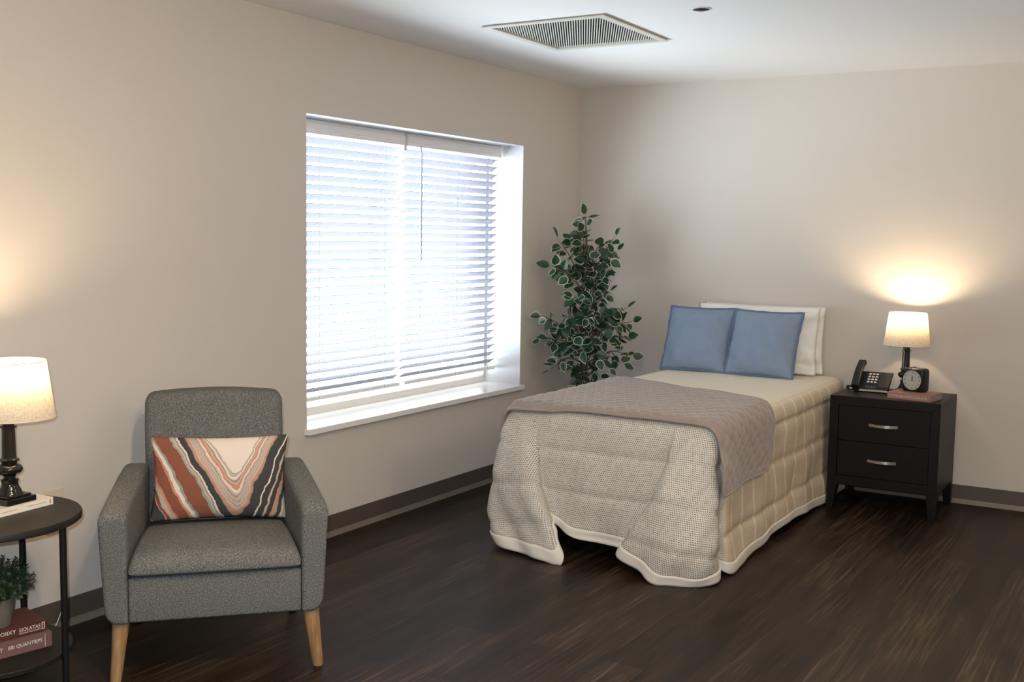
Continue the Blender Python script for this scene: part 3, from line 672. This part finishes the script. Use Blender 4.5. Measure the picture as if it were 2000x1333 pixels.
# ------------------------------------------------------------------ bed
T = thing('bed', 'single bed mostly hidden under its long comforter', 'bed', (1.28, -1.08, 0))
obj('mattress', B((-0.475, -0.985, 0.38), (0.475, 1.025, 0.630), 0.04, 4), 'mattress', T, angle=40)
obj('box_base', B((-0.465, -0.97, 0.17), (0.465, 1.02, 0.378), 0.02, 2), 'black_metal', T)
for sx in (-1, 1):
    for sy in (-0.9, 0.95): obj('leg', B((sx*0.42-0.02, sy-0.02, 0), (sx*0.42+0.02, sy+0.02, 0.171), 0.003), 'black_metal', T)

# comforter: top sheet and draped skirt from a hand laid net of control columns
ZT = 0.668
cols = []
def L(y, hz=0.03): return [(0.800, y, ZT), (0.772, y, 0.655), (0.752, y, 0.60), (0.744, y, 0.42), (0.738, y, 0.22), (0.735, y, hz)]
for y in (-0.05, -0.5, -1.0, -1.5, -1.85): cols.append(L(y))
cols += [
 [(0.80, -2.00, ZT), (0.774, -2.00, 0.655), (0.750, -2.02, 0.60), (0.734, -2.06, 0.42), (0.724, -2.09, 0.22), (0.722, -2.09, 0.05)],
 [(0.80, -2.09, ZT), (0.776, -2.105, 0.655), (0.758, -2.125, 0.60), (0.734, -2.18, 0.42), (0.728, -2.225, 0.22), (0.775, -2.235, 0.03)],
 [(0.83, -2.09, ZT), (0.823, -2.118, 0.655), (0.815, -2.145, 0.60), (0.815, -2.21, 0.42), (0.845, -2.255, 0.22), (0.92, -2.28, 0.015)],
 [(0.86, -2.09, ZT), (0.86, -2.12, 0.655), (0.862, -2.150, 0.60), (0.885, -2.222, 0.42), (0.955, -2.28, 0.23), (1.055, -2.305, 0.008)],
 [(0.885, -2.09, ZT), (0.885, -2.12, 0.655), (0.892, -2.150, 0.60), (0.930, -2.222, 0.42), (1.03, -2.285, 0.225), (1.160, -2.305, 0.004)],
 [(0.90, -2.09, ZT), (0.90, -2.119, 0.655), (0.908, -2.146, 0.60), (0.952, -2.20, 0.43), (1.025, -2.245, 0.27), (1.085, -2.255, 0.125)],
 [(0.915, -2.09, ZT), (0.915, -2.118, 0.655), (0.922, -2.142, 0.60), (0.950, -2.172, 0.44), (0.998, -2.195, 0.30), (1.03, -2.195, 0.165)],
 [(1.0, -2.09, ZT), (1.0, -2.12, 0.655), (1.0, -2.145, 0.60), (1.01, -2.170, 0.44), (1.04, -2.188, 0.29), (1.08, -2.195, 0.138)],
 [(1.15, -2.09, ZT), (1.15, -2.12, 0.655), (1.15, -2.147, 0.60), (1.15, -2.170, 0.43), (1.15, -2.190, 0.27), (1.16, -2.203, 0.105)],
 [(1.28, -2.09, ZT), (1.28, -2.12, 0.655), (1.28, -2.147, 0.60), (1.28, -2.172, 0.43), (1.28, -2.186, 0.27), (1.28, -2.190, 0.092)],
 [(1.42, -2.09, ZT), (1.42, -2.12, 0.655), (1.42, -2.147, 0.60), (1.41, -2.175, 0.43), (1.39, -2.190, 0.27), (1.38, -2.196, 0.092)],
 [(1.54, -2.09, ZT), (1.54, -2.12, 0.655), (1.54, -2.145, 0.60), (1.52, -2.168, 0.43), (1.50, -2.184, 0.27), (1.48, -2.188, 0.090)],
 [(1.60, -2.09, ZT), (1.60, -2.119, 0.655), (1.60, -2.145, 0.60), (1.575, -2.175, 0.43), (1.54, -2.195, 0.27), (1.515, -2.200, 0.100)],
 [(1.63, -2.09, ZT), (1.63, -2.12, 0.655), (1.628, -2.160, 0.60), (1.582, -2.232, 0.42), (1.515, -2.262, 0.25), (1.430, -2.270, 0.075)],
 [(1.655, -2.09, ZT), (1.655, -2.12, 0.655), (1.655, -2.155, 0.60), (1.625, -2.258, 0.42), (1.580, -2.298, 0.22), (1.525, -2.300, 0.040)],
 [(1.68, -2.09, ZT), (1.68, -2.12, 0.655), (1.685, -2.156, 0.60), (1.675, -2.250, 0.42), (1.655, -2.330, 0.19), (1.615, -2.325, 0.004)],
 [(1.71, -2.09, ZT), (1.713, -2.12, 0.655), (1.723, -2.150, 0.60), (1.730, -2.240, 0.42), (1.740, -2.325, 0.17), (1.725, -2.285, 0.004)],
 [(1.73, -2.09, ZT), (1.740, -2.116, 0.655), (1.755, -2.140, 0.60), (1.778, -2.210, 0.42), (1.815, -2.285, 0.17), (1.800, -2.245, 0.006)],
 [(1.74, -2.085, ZT), (1.762, -2.10, 0.655), (1.782, -2.115, 0.60), (1.810, -2.165, 0.42), (1.845, -2.215, 0.19), (1.830, -2.175, 0.015)],
 [(1.742, -2.06, ZT), (1.768, -2.065, 0.655), (1.788, -2.072, 0.60), (1.806, -2.105, 0.42), (1.808, -2.115, 0.2), (1.800, -2.09, 0.04)],
 [(1.742, -2.02, ZT), (1.768, -2.02, 0.655), (1.790, -2.02, 0.60), (1.808, -2.03, 0.42), (1.824, -2.035, 0.2), (1.840, -2.015, 0.004)],
]
for y, wv, hz in ((-1.90, 0.010, 0.006), (-1.72, -0.004, 0.012), (-1.55, 0.008, 0.022), (-1.38, -0.006, 0.034), (-1.2, 0.006, 0.046), (-1.02, -0.006, 0.044), (-0.85, 0.006, 0.032), (-0.68, -0.003, 0.020), (-0.5, 0.004, 0.012), (-0.28, 0.0, 0.012), (-0.05, 0.0, 0.012)):
    cols.append([(1.742, y, ZT), (1.768, y, 0.655), (1.790, y, 0.60), (1.803+wv*0.3, y, 0.42), (1.808+wv*0.7, y, 0.2), (1.816+wv, y, hz)])
fine = [catmull(c, 18) for c in cols]                    # rows down each column
rows = [catmull([fine[i][r] for i in range(len(fine))], 8) for r in range(len(fine[0]))]   # along the perimeter
nr, nc = len(rows), len(rows[0])
grid_ = [[rows[r][c] for r in range(nr)] for c in range(nc)]
# fabric coordinates: perimeter length of the row at mid height, drop length
per = [0.0]
for c in range(1, nc): per.append(per[-1]+(grid_[c][36]-grid_[c-1][36]).length)
UVg, Zg = [], []
iL, iR = 5*8+6, nc-11*8-4
cm = 13*8                                               # middle of the front panel
UU = [[0.0]*nr for _ in range(nc)]
for r in range(nr):
    for c in range(cm+1, iR): UU[c][r] = UU[c-1][r]+(grid_[c][r]-grid_[c-1][r]).length
    for c in range(cm-1, -1, -1): UU[c][r] = UU[c+1][r]-(grid_[c][r]-grid_[c+1][r]).length
    for c in range(nc-2, iR-1, -1): UU[c][r] = UU[c+1][r]+(grid_[c][r]-grid_[c+1][r]).length
for c in range(nc):
    d_ = 0.0; u_, z_ = [], []
    for r in range(nr):
        if r: d_ += (grid_[c][r]-grid_[c][r-1]).length
        u_.append((UU[c][r], d_)); sd = 1.0 if c >= iR else 0.0
        z_.append((sd, max(0.0, 1-d_/0.07)*1.0 if c >= iR else 0.0, 0.0))
    UVg.append(u_); Zg.append(z_)
# puffed channels between the horizontal seams
def puffh(d_, side):
    seams = (0.03, 0.125, 0.315, 0.515, 0.70) if side else (0.03, 0.205, 0.395, 0.585, 0.80)
    for a, b in zip(seams, seams[1:]):
        if a <= d_ <= b: return max(0.0, 1-abs(2*(d_-a)/(b-a)-1)**5)
    return 0.0
disp = [[None]*nr for _ in range(nc)]
for c in range(nc):
    for r in range(nr):
        a = grid_[min(c+1, nc-1)][r]-grid_[max(c-1, 0)][r]; b = grid_[c][min(r+1, nr-1)]-grid_[c][max(r-1, 0)]
        nn_ = a.cross(b)
        if nn_.length < 1e-9: nn_ = Vector((0, 0, 1))
        nn_.normalize()
        d_ = UVg[c][r][1]; k = noise.noise(Vector((UVg[c][r][0]*4.5, d_*6, 1.7)))*0.016*min(1, d_/0.2) + noise.noise(Vector((UVg[c][r][0]*13, d_*9, 5)))*0.003*min(1, d_/0.2)
        if c < iR: k += noise.noise(Vector((UVg[c][r][0]*8.5+d_*2.2, d_*1.6, 9)))*0.020*min(1, d_/0.45)**1.4
        disp[c][r] = (nn_, puffh(d_, c >= iR)*(0.013 if c >= iR else 0.0095)*min(1, d_/0.08)+k)
SGN = 1.0
SGN = 1.0 if disp[nc-20][54][0].x > 0 else -1.0      # one consistent outward side
P = [[grid_[c][r]+disp[c][r][0]*disp[c][r][1]*SGN for r in range(nr)] for c in range(nc)]
T = thing('comforter', 'cream stitched comforter draped over the bed down to the floor', 'comforter', (1.28, -1.08, 0))
ORG = Vector((1.28, -1.08, 0))
HB = nr-6
skirt = grid([[p-ORG for p in col[:HB+1]] for col in P], [u[:HB+1] for u in UVg], False, 'skirt', [z[:HB+1] for z in Zg])
# top sheet
tx = [0.80+0.942*i/60 for i in range(61)]; ty = [-2.09+2.05*j/110 for j in range(111)]
tp = [[Vector((x, y, ZT+0.006*math.sin(PI*(x-0.8)/0.942)*(0.6+0.4*noise.noise(Vector((x*5, y*5, 0))))))-ORG for y in ty] for x in tx]
top = grid(tp, [[(y, x) for y in ty] for x in tx], False, 'top', [[((1.0, 1.0, 0.0)) for y in ty] for x in tx])
bm = bmesh.new(); bm.from_mesh(skirt); bm.from_mesh(top); bpy.data.meshes.remove(skirt); bpy.data.meshes.remove(top)
bmesh.ops.recalc_face_normals(bm, faces=bm.faces)
o = obj('quilted_cover', bm, 'comforter', T, smooth=True)
sol = o.modifiers.new('thick', 'SOLIDIFY'); sol.thickness = 0.007; sol.offset = -1 if o.data.polygons[-1].normal.z > 0 else 1
bnd = []
for c in range(nc):
    col = []
    for r in range(HB-0, nr):
        col.append(P[c][r]-ORG)
    bnd.append(col)
o = mesh_obj('hem_binding', grid(bnd, None, False, 'hem'), 'binding', T, True)
sol = o.modifiers.new('thick', 'SOLIDIFY'); sol.thickness = 0.013; sol.offset = 0

# quilted throw across the foot of the bed
path = catmull([(0.712, 0.30), (0.722, 0.42), (0.732, 0.52), (0.740, 0.610), (0.762, 0.664), (0.81, 0.688), (1.0, 0.691), (1.28, 0.692), (1.55, 0.691), (1.735, 0.688), (1.792, 0.664), (1.818, 0.610), (1.829, 0.52), (1.836, 0.45), (1.842, 0.385)], 12)
pl = [0.0]
for i in range(1, len(path)): pl.append(pl[-1]+(path[i]-path[i-1]).length)
NA, NB = 230, 170; TOT = pl[-1]
def at_len(s):
    i = 0
    while i < len(pl)-2 and pl[i+1] < s: i += 1
    return path[i].lerp(path[i+1], (s-pl[i])/(pl[i+1]-pl[i]))
def hexd(u, v, a=0.068):
    """0 at the seams of a hexagon net, 1 inside"""
    best = []
    h = a*0.80; r = round(v/h)
    for dr in (-1, 0, 1):
        rr = r+dr; off = 0.5*a if rr % 2 else 0.0; k = round((u-off)/a)
        for dk in (-1, 0, 1): best.append(math.hypot(u-off-(k+dk)*a, (v-rr*h)))
    best.sort(); return min(1.0, (best[1]-best[0])/(a*0.42))
P, UVb = [], []
for i in range(NA+1):
    s = TOT*i/NA; q = at_len(s); tn = (at_len(min(TOT, s+0.01))-at_len(max(0, s-0.01))).normalized(); nx, nz = -tn.y, tn.x
    k = (q.x-0.74)/1.08; lft = max(0, 0.60-q.y) if q.x < 1 else 0; rgt = max(0, 0.60-q.y) if q.x > 1 else 0
    yb = -1.00-0.40*min(1, max(0, k)) + 0.05*lft - 0.75*rgt + 0.012*math.sin(q.x*9)
    yf = -2.135 - 0.030*math.exp(-((q.x-0.85)/0.15)**2) - 0.02*rgt*0 + 0.25*max(0, lft-0.0)
    if rgt: yf = -2.135-0.055*min(1, rgt/0.16); 
    P.append([]); UVb.append([])
    for j in range(NB+1):
        y = yf+(yb-yf)*j/NB; v = (yb-y); x, z = q.x, q.y
        fr = max(0, -2.085-y)
        if fr > 0:
            zz = 0.060-math.sqrt(max(0, 0.060**2-min(fr, 0.058)**2)); z -= zz*0.75*(1 if q.y > 0.6 else max(0, (q.y-0.5)/0.1))
        hh = hexd(s, v); hem = min(1, min(i, NA-i)/3, min(j, NB-j)/3)
        t_ = 0.0085*(hh**0.6)*hem + 0.005*noise.noise(Vector((s*5, v*5, 3))) + (0.006 if hem < 1 else 0)*0.5
        if rgt: t_ += 0.010*math.sin((y+1.6)*9)*min(1, rgt/0.15) + 0.016*max(0, (-1.95-y)/0.2)*min(1, rgt/0.1)
        if lft: t_ += 0.006*math.sin(y*11)
        P[-1].append(Vector((x+nx*t_, y, z+nz*t_)))
T = thing('throw_blanket', 'taupe quilted throw laid across the foot of the bed', 'blanket', (1.28, -1.7, 0.69))
OB = Vector((1.28, -1.7, 0.69))
o = mesh_obj('quilted_panel', grid([[p-OB for p in c] for c in P], None, True, 'throw'), 'taupe', T, True)
sol = o.modifiers.new('thick', 'SOLIDIFY'); sol.thickness = 0.009; sol.offset = -1 if o.data.polygons[NA*NB//2].normal.z > 0 else 1
bm = bmesh.new(); edge = [P[i][0] for i in range(0, NA+1, 3)]+[P[NA][j] for j in range(0, NB+1, 3)]+[P[i][NB] for i in range(NA, -1, -3)]+[P[0][j] for j in range(NB, -1, -3)]
clean = [edge[0]]
for p in edge[1:]:
    if (p-clean[-1]).length > 0.004: clean.append(p)
if (clean[-1]-clean[0]).length < 0.004: clean.pop()
tube(bm, [p-OB for p in clean], 0.0055, 6, closed=True); obj('edge_piping', bm, 'taupe', T, smooth=True)

# ------------------------------------------------------------------ nightstand
NX0, NX1, NY0, NY1, NZ = 1.848, 2.425, -0.508, -0.045, 0.625
T = thing('nightstand', 'dark espresso nightstand with two drawers beside the bed', 'nightstand', ((NX0+NX1)/2, (NY0+NY1)/2, 0))
hx, hy = (NX1-NX0)/2, (NY1-NY0)/2
bm = bmesh.new()
box(bm, (-hx, -hy, NZ-0.022), (hx, hy, NZ), 0.002); box(bm, (-hx, -hy, 0.135), (-hx+0.022, hy, NZ-0.022), 0.0015); box(bm, (hx-0.022, -hy, 0.135), (hx, hy, NZ-0.022), 0.0015)
box(bm, (-hx+0.022, hy-0.01, 0.135), (hx-0.022, hy, NZ-0.022)); box(bm, (-hx+0.022, -hy, 0.135), (hx-0.022, hy-0.01, 0.157), 0.001)
obj('case', bm, 'black_wood', T)
def mitre(bm, x0, x1, z0, z1, wd, y0, y1, bz=None):
    o_ = [(x0, z0), (x1, z0), (x1, z1), (x0, z1)]; b_ = bz or wd; i_ = [(x0+wd, z0+b_), (x1-wd, z0+b_), (x1-wd, z1-wd), (x0+wd, z1-wd)]
    for k in range(4):
        a, b, c, d2 = o_[k], o_[(k+1) % 4], i_[(k+1) % 4], i_[k]; t = bmesh.new()
        vs0 = [t.verts.new((p[0], y0, p[1])) for p in (a, b, c, d2)]; vs1 = [t.verts.new((p[0], y1, p[1])) for p in (a, b, c, d2)]
        t.faces.new(vs0); t.faces.new(vs1[::-1])
        for q in range(4): t.faces.new((vs0[q], vs1[q], vs1[(q+1) % 4], vs0[(q+1) % 4]))
        bmesh.ops.recalc_face_normals(t, faces=t.faces); bmesh.ops.bevel(t, geom=list(t.edges), offset=0.0009, segments=1, affect='EDGES'); merge(bm, t)
bm = bmesh.new(); mitre(bm, -hx, hx, 0.135, NZ, 0.048, -hy-0.012, -hy-0.0002, 0.050); obj('front_frame', bm, 'black_wood', T)
for z0, z1 in ((0.187, 0.3795), (0.3825, 0.575)):
    dr = obj('drawer', B((-hx+0.050, -hy-0.006, z0), (hx-0.050, hy-0.02, z1), 0.001), 'black_wood', T)
    zc = (z0+z1)/2-0.0; bm = bmesh.new(); rings = []
    for k in range(25):
        s = -1+2*k/24; x = s*0.076; y = -hy-0.010-0.024*(1-s*s); hgt = 0.0075
        rings.append([(x, y-0.003, zc-hgt), (x, y+0.002, zc-hgt), (x, y+0.002, zc+hgt), (x, y-0.003, zc+hgt)])
    loft(bm, rings); obj('drawer_handle', bm, 'nickel', dr, angle=40)
for sx in (-1, 1):
    for sy in (-1, 1):
        rings = []
        for z, h_, o_ in ((0.0, 0.017, 0.006), (0.13, 0.027, 0.0), (0.1348, 0.027, 0.0)):
            cx, cy = sx*(hx-0.027+o_*0), sy*(hy-0.027)+(-0.012 if sy < 0 else 0)
            cx += sx*(0.027-h_)*0.9; cy += sy*(0.027-h_)*0.9
            rings.append([(cx-h_, cy-h_, z), (cx+h_, cy-h_, z), (cx+h_, cy+h_, z), (cx-h_, cy+h_, z)])
        obj('leg', loft(bmesh.new(), rings), 'black_wood', T)

# ------------------------------------------------------------------ alarm clock
T = thing('alarm_clock', 'square black alarm clock with round cream dial on the rose book', 'clock', (2.256, -0.345, 0.660), (0, 0, math.radians(-17)))
obj('case', B((-0.064, -0.034, 0.0), (0.064, 0.040, 0.128), 0.018, 5), 'black_plastic', T, angle=40)
CZ = 0.064
bez = obj('bezel', (lambda bm: loft(bm, [[(r*math.cos(2*PI*k/48), y, CZ+r*math.sin(2*PI*k/48)) for k in range(48)] for r, y in ((0.060, -0.033), (0.060, -0.037), (0.057, -0.040), (0.0535, -0.0395), (0.0535, -0.034))], True, False))(bmesh.new()), 'black_plastic', T, smooth=True)
def disc(r, y, n=48, z=CZ):
    bm = bmesh.new(); bm.faces.new([bm.verts.new((r*math.cos(2*PI*k/n), y, z+r*math.sin(2*PI*k/n))) for k in range(n)]); return bm
obj('dial', loft(bmesh.new(), [[(0.0545*math.cos(2*PI*k/48), y, CZ+0.0545*math.sin(2*PI*k/48)) for k in range(48)] for y in (-0.0352, -0.0342)]), 'dial', T)
bm = bmesh.new()
for k in range(1, 13):
    a = PI/2-k*PI/6; tb = text_bm(str(k), {1: 0.0026, 10: 0.010, 11: 0.0065, 12: 0.010}.get(k, 0.006), 0.010, 0.0004)
    merge(bm, tb, XF((0.043*math.cos(a), -0.0353, CZ+0.043*math.sin(a))))
obj('numerals', bm, 'ink', T)
bm = bmesh.new()
for a, l_, w_ in ((math.radians(92), 0.030, 0.0022), (math.radians(60), 0.014, 0.003)): pass
for a, l_, w_, y in ((math.radians(93), 0.031, 0.0016, -0.0368), (math.radians(84), 0.021, 0.0024, -0.0364), (math.radians(-30), 0.010, 0.0016, -0.0360), (math.radians(215), 0.010, 0.0016, -0.0358)):
    dx, dz = math.cos(a), math.sin(a)
    loft(bm, [[(dx*t_-dz*q, y, CZ+dz*t_+dx*q), (dx*t_+dz*q, y, CZ+dz*t_-dx*q), (dx*t_+dz*q, y-0.0005, CZ+dz*t_-dx*q), (dx*t_-dz*q, y-0.0005, CZ+dz*t_+dx*q)] for t_, q in ((-0.004, w_), (l_, w_*0.5))])
obj('hands', bm, 'ink', T)
obj('glass', disc(0.0535, -0.0385), 'crystal', T)
bm = bmesh.new(); tube(bm, catmull([(0.006, 0.004, 0.127), (0.010, 0.004, 0.143), (0.026, 0.004, 0.152), (0.040, 0.004, 0.147), (0.036, 0.004, 0.135), (0.020, 0.004, 0.131), (0.012, 0.004, 0.1285)], 6), 0.0013, 8); obj('ring_handle', bm, 'nickel', T, smooth=True)
bm = bmesh.new(); lathe(bm, [(0.001, 0.127), (0.009, 0.127), (0.009, 0.1325), (0.001, 0.1335)], 18, (-0.012, 0.004)); obj('snooze_button', bm, 'black_plastic', T, smooth=True)

# ------------------------------------------------------------------ desk telephone
T = thing('desk_telephone', 'black corded desk telephone with pale keys on the nightstand', 'telephone', (2.005, -0.24, 0.625))
th = math.atan2(0.078, 0.10)
XT = XF((0, -0.045, 0.020), (th, 0, 0))       # panel plane: local y runs up the slope
obj('body', (lambda bm: (box(bm, (-0.098, 0.0, -0.014), (0.098, 0.140, 0.0), 0.005, 3, XT), box(bm, (-0.090, -0.050, 0.0), (0.090, -0.025, 0.020), 0.004), box(bm, (-0.06, 0.0, 0.0), (0.06, 0.055, 0.012), 0.003),
     loft(bm, [[(s*0.05, -0.03, 0.004), (s*0.05, 0.05, 0.004), (s*0.05, 0.045, 0.075)] for s in (-1, 1)]))[0])(bmesh.new()), 'black_plastic', T, angle=40)
obj('front_strip', B((-0.060, -0.056, 0.006), (0.097, -0.0505, 0.016), 0.002), 'grey_plastic', T)
obj('top_strip', B((-0.052, 0.138, -0.010), (0.098, 0.1425, 0.0015), 0.001, 1, XT), 'grey_plastic', T)
obj('display_panel', B((0.038, 0.012, 0.0002), (0.094, 0.130, 0.0030), 0.0015, 2, XT), 'dark_screen', T)
bm = bmesh.new()
for i in range(3):
    for j in range(4):
        x, y = -0.022+i*0.0195, 0.052+j*0.0215; box(bm, (x-0.0068, y-0.0052, 0.0002), (x+0.0068, y+0.0052, 0.0045), 0.0012, 2, XT)
obj('keypad', bm, 'key', T)
bm = bmesh.new()
for i in range(4): x = -0.024+i*0.014; box(bm, (x-0.004, 0.012, 0.0002), (x+0.004, 0.0155, 0.0018), 0.0005, 1, XT)
obj('function_keys', bm, 'grey_plastic', T)
bm = bmesh.new(); rings = []
for k in range(21):
    s = k/20; y = -0.012+0.205*s; bow = 0.014*math.sin(PI*s); h_ = 0.020+0.014*abs(2*s-1)**3
    rings.append([XT @ Vector((x, y, z)) for x, z in rrect(-0.100, -0.058, 0.034+bow-h_, 0.036+bow, 0.007, 3)])
loft(bm, rings); hs = obj('handset', bm, 'black_plastic', T, angle=50)
obj('mute_lamp', (lambda bm: box(bm, (-0.081, 0.030, 0.0385), (-0.077, 0.034, 0.0415), 0.0008, 1, XT))(bmesh.new()), 'key', hs)
bm = bmesh.new(); pts = []
ctl = catmull([(-0.080, -0.045, 0.022), (-0.092, -0.062, 0.018), (-0.118, -0.058, 0.020), (-0.128, -0.030, 0.020), (-0.118, -0.005, 0.016)], 30)
for i, p in enumerate(ctl): a = i*0.75; pts.append(p+Vector((0.0075*math.cos(a)*0.6, 0.0075*math.cos(a)*0.6, 0.0085*math.sin(a))))
tube(bm, pts, 0.0026, 6); obj('coiled_cord', bm, 'black_plastic', T, smooth=True)
obj('cord_tag', B((-0.108, -0.073, 0.016), (-0.093, -0.071, 0.023), 0.001), 'key', T)

# ------------------------------------------------------------------ ficus in the corner
random.seed(11)
PX, PY = 0.285, -0.43
T = thing('potted_ficus', 'tall variegated leafy plant in the corner between window and bed', 'plant', (PX, PY, 0))
obj('pot', lathe(bmesh.new(), [(0.001, 0), (0.10, 0), (0.11, 0.01), (0.135, 0.25), (0.14, 0.26), (0.125, 0.26), (0.12, 0.235), (0.001, 0.235)], 40), 'basket', T, angle=50)
obj('soil', lathe(bmesh.new(), [(0.001, 0.236), (0.119, 0.236), (0.06, 0.242), (0.001, 0.244)], 24), 'soil', T, smooth=True)
RT, TC = Vector((0.855, 0.518, 0)), Vector((0.515, -0.852, 0))      # camera right / towards camera: directions only
def A(a, dpt, z): return RT*a+TC*dpt+Vector((0, 0, z))
tr_, lf = bmesh.new(), bmesh.new()
def leaf(p, d, n, L_, W_):
    d = d.normalized(); s = d.cross(n).normalized(); n = s.cross(d)
    out = [(0.0, 0.0), (0.10, 0.30), (0.32, 0.50), (0.58, 0.46), (0.82, 0.25), (1.0, 0.0), (0.82, -0.25), (0.58, -0.46), (0.32, -0.50), (0.10, -0.30)]
    curl = random.uniform(0.05, 0.30)
    P3 = lambda a, b: p+d*(L_*a)+s*(W_*b)+n*(L_*(curl*abs(b)*0.8-0.25*curl*a*a))
    O = [lf.verts.new(P3(a, b)) for a, b in out]; rim = random.random() < 0.72; I = [lf.verts.new(P3(0.46+(a-0.46)*0.86, b*0.82)) for a, b in out]
    for k in range(10):
        f = lf.faces.new((O[k], O[(k+1) % 10], I[(k+1) % 10], I[k])); f.material_index = 1 if rim else 0; f.smooth = True
    m0, m1 = I[0], I[5]
    for q in ((I[0], I[1], I[2], I[3], I[4], I[5]), (I[0], I[5], I[6], I[7], I[8], I[9])): f = lf.faces.new(q); f.smooth = True
stems = [[A(0, 0, 0.24), A(0.005, 0, 0.62), A(0.0, 0.01, 0.95), A(0.005, 0.0, 1.25), A(-0.012, 0.0, 1.48), A(-0.018, 0, 1.595)],
         [A(0.02, 0.01, 0.24), A(0.045, 0.03, 0.62), A(0.07, 0.03, 0.85), A(0.06, 0.0, 1.05)],
         [A(-0.015, 0.02, 0.24), A(-0.01, 0.04, 0.62), A(-0.05, 0.05, 0.82), A(-0.06, 0.04, 1.0)]]
for k, s_ in enumerate(stems): tube(tr_, catmull(s_, 8), (lambda q: 0.0095*(1-q)+0.003) if k == 0 else (lambda q: 0.007*(1-q)+0.003), 8)
def pxa(px, py): return (px-1130)/307.7, 1.59-(py-425)/307.7
tips = [  # branch tips: offset across, depth, height and the height where the branch leaves the stem
 (1124, 424, 0.0, 1.42), (1072, 468, 0.05, 1.22), (1060, 518, 0.10, 1.18), (1084, 528, 0.02, 1.16), (1100, 470, -0.04, 1.25), (1118, 455, 0.05, 1.3), (1180, 462, 0.02, 1.24), (1184, 490, 0.06, 1.2), (1178, 520, -0.02, 1.16), (1160, 535, 0.08, 1.14), (1150, 480, -0.05, 1.25),
 (1105, 575, 0.10, 1.02), (1140, 585, 0.14, 1.00), (1172, 565, 0.03, 1.02), (1090, 612, 0.12, 0.95), (1165, 608, 0.16, 0.94), (1128, 612, 0.18, 0.95), (1148, 545, 0.10, 1.05),
 (1206, 598, 0.0, 0.90), (1216, 622, 0.06, 0.88), (1206, 650, 0.10, 0.82), (1045, 612, 0.12, 0.84), (1034, 660, 0.14, 0.80), (1058, 655, 0.18, 0.80), (1078, 640, 0.10, 0.86), (1100, 650, 0.16, 0.84), (1140, 650, 0.2, 0.84), (1170, 655, 0.15, 0.82),
 (1216, 690, 0.02, 0.74), (1198, 700, 0.10, 0.72), (1172, 708, 0.14, 0.70), (1150, 690, 0.18, 0.74), (1062, 712, 0.16, 0.74), (1075, 690, 0.10, 0.78), (1102, 708, 0.10, 0.66), (1108, 742, 0.08, 0.62), (1122, 735, 0.05, 0.60), (1158, 730, 0.08, 0.64), (1120, 675, 0.16, 0.76),
 (1130, 520, -0.06, 1.1), (1128, 495, 0.08, 1.2), (1150, 630, -0.08, 0.86), (1105, 630, -0.06, 0.86), (1180, 600, 0.1, 0.92)]
for px, py, dp, zb in tips:
    a, z = pxa(px, py); b0 = A((0.02 if a > 0 else -0.02)*random.random(), 0.01, zb-0.06); tip = A(a, dp, z)
    tip.x = max(tip.x, -PX+0.05); tip.y = min(tip.y, -PY-0.05)
    mid = b0.lerp(tip, 0.55)+Vector((0, 0, 0.025 if z > zb else 0.05)); br_ = catmull([b0, mid, tip], 8)
    tube(tr_, br_, lambda q: 0.0036*(1-q)+0.0012, 6)
    nl = (12 if abs(a) > 0.12 else 14) if z > 0.74 else 7
    for q in range(nl):
        i = int(4+(len(br_)-5)*q/(nl-1)); p = br_[i]; d = (br_[min(i+1, len(br_)-1)]-br_[i-1]).normalized()
        o = Vector((random.uniform(-1, 1), random.uniform(-1, 1), random.uniform(-0.7, 0.7)))
        o = (o-d*o.dot(d)).normalized(); ld = (o+d*(0.5 if q < nl-1 else 2.5)+Vector((0, 0, -0.35))).normalized()
        L_ = random.uniform(0.056, 0.086)
        pe = p+ld*0.012; en = pe+ld*L_
        if en.x < -PX+0.02 or en.y > -PY-0.02: continue
        tube(tr_, [p, pe], 0.0008, 4)
        nv = (TC*random.uniform(0.1, 1.2)+Vector((random.uniform(-.6, .6), random.uniform(-.6, .6), random.uniform(0.2, 1.2)))).normalized()
        if abs(nv.dot(ld)) > 0.93: nv = ld.orthogonal()
        leaf(pe, ld, nv, L_, L_*random.uniform(0.62, 0.80))
obj('trunk', tr_, 'bark', T, smooth=True); obj('foliage', lf, ['leaf', 'leaf_rim'], T)
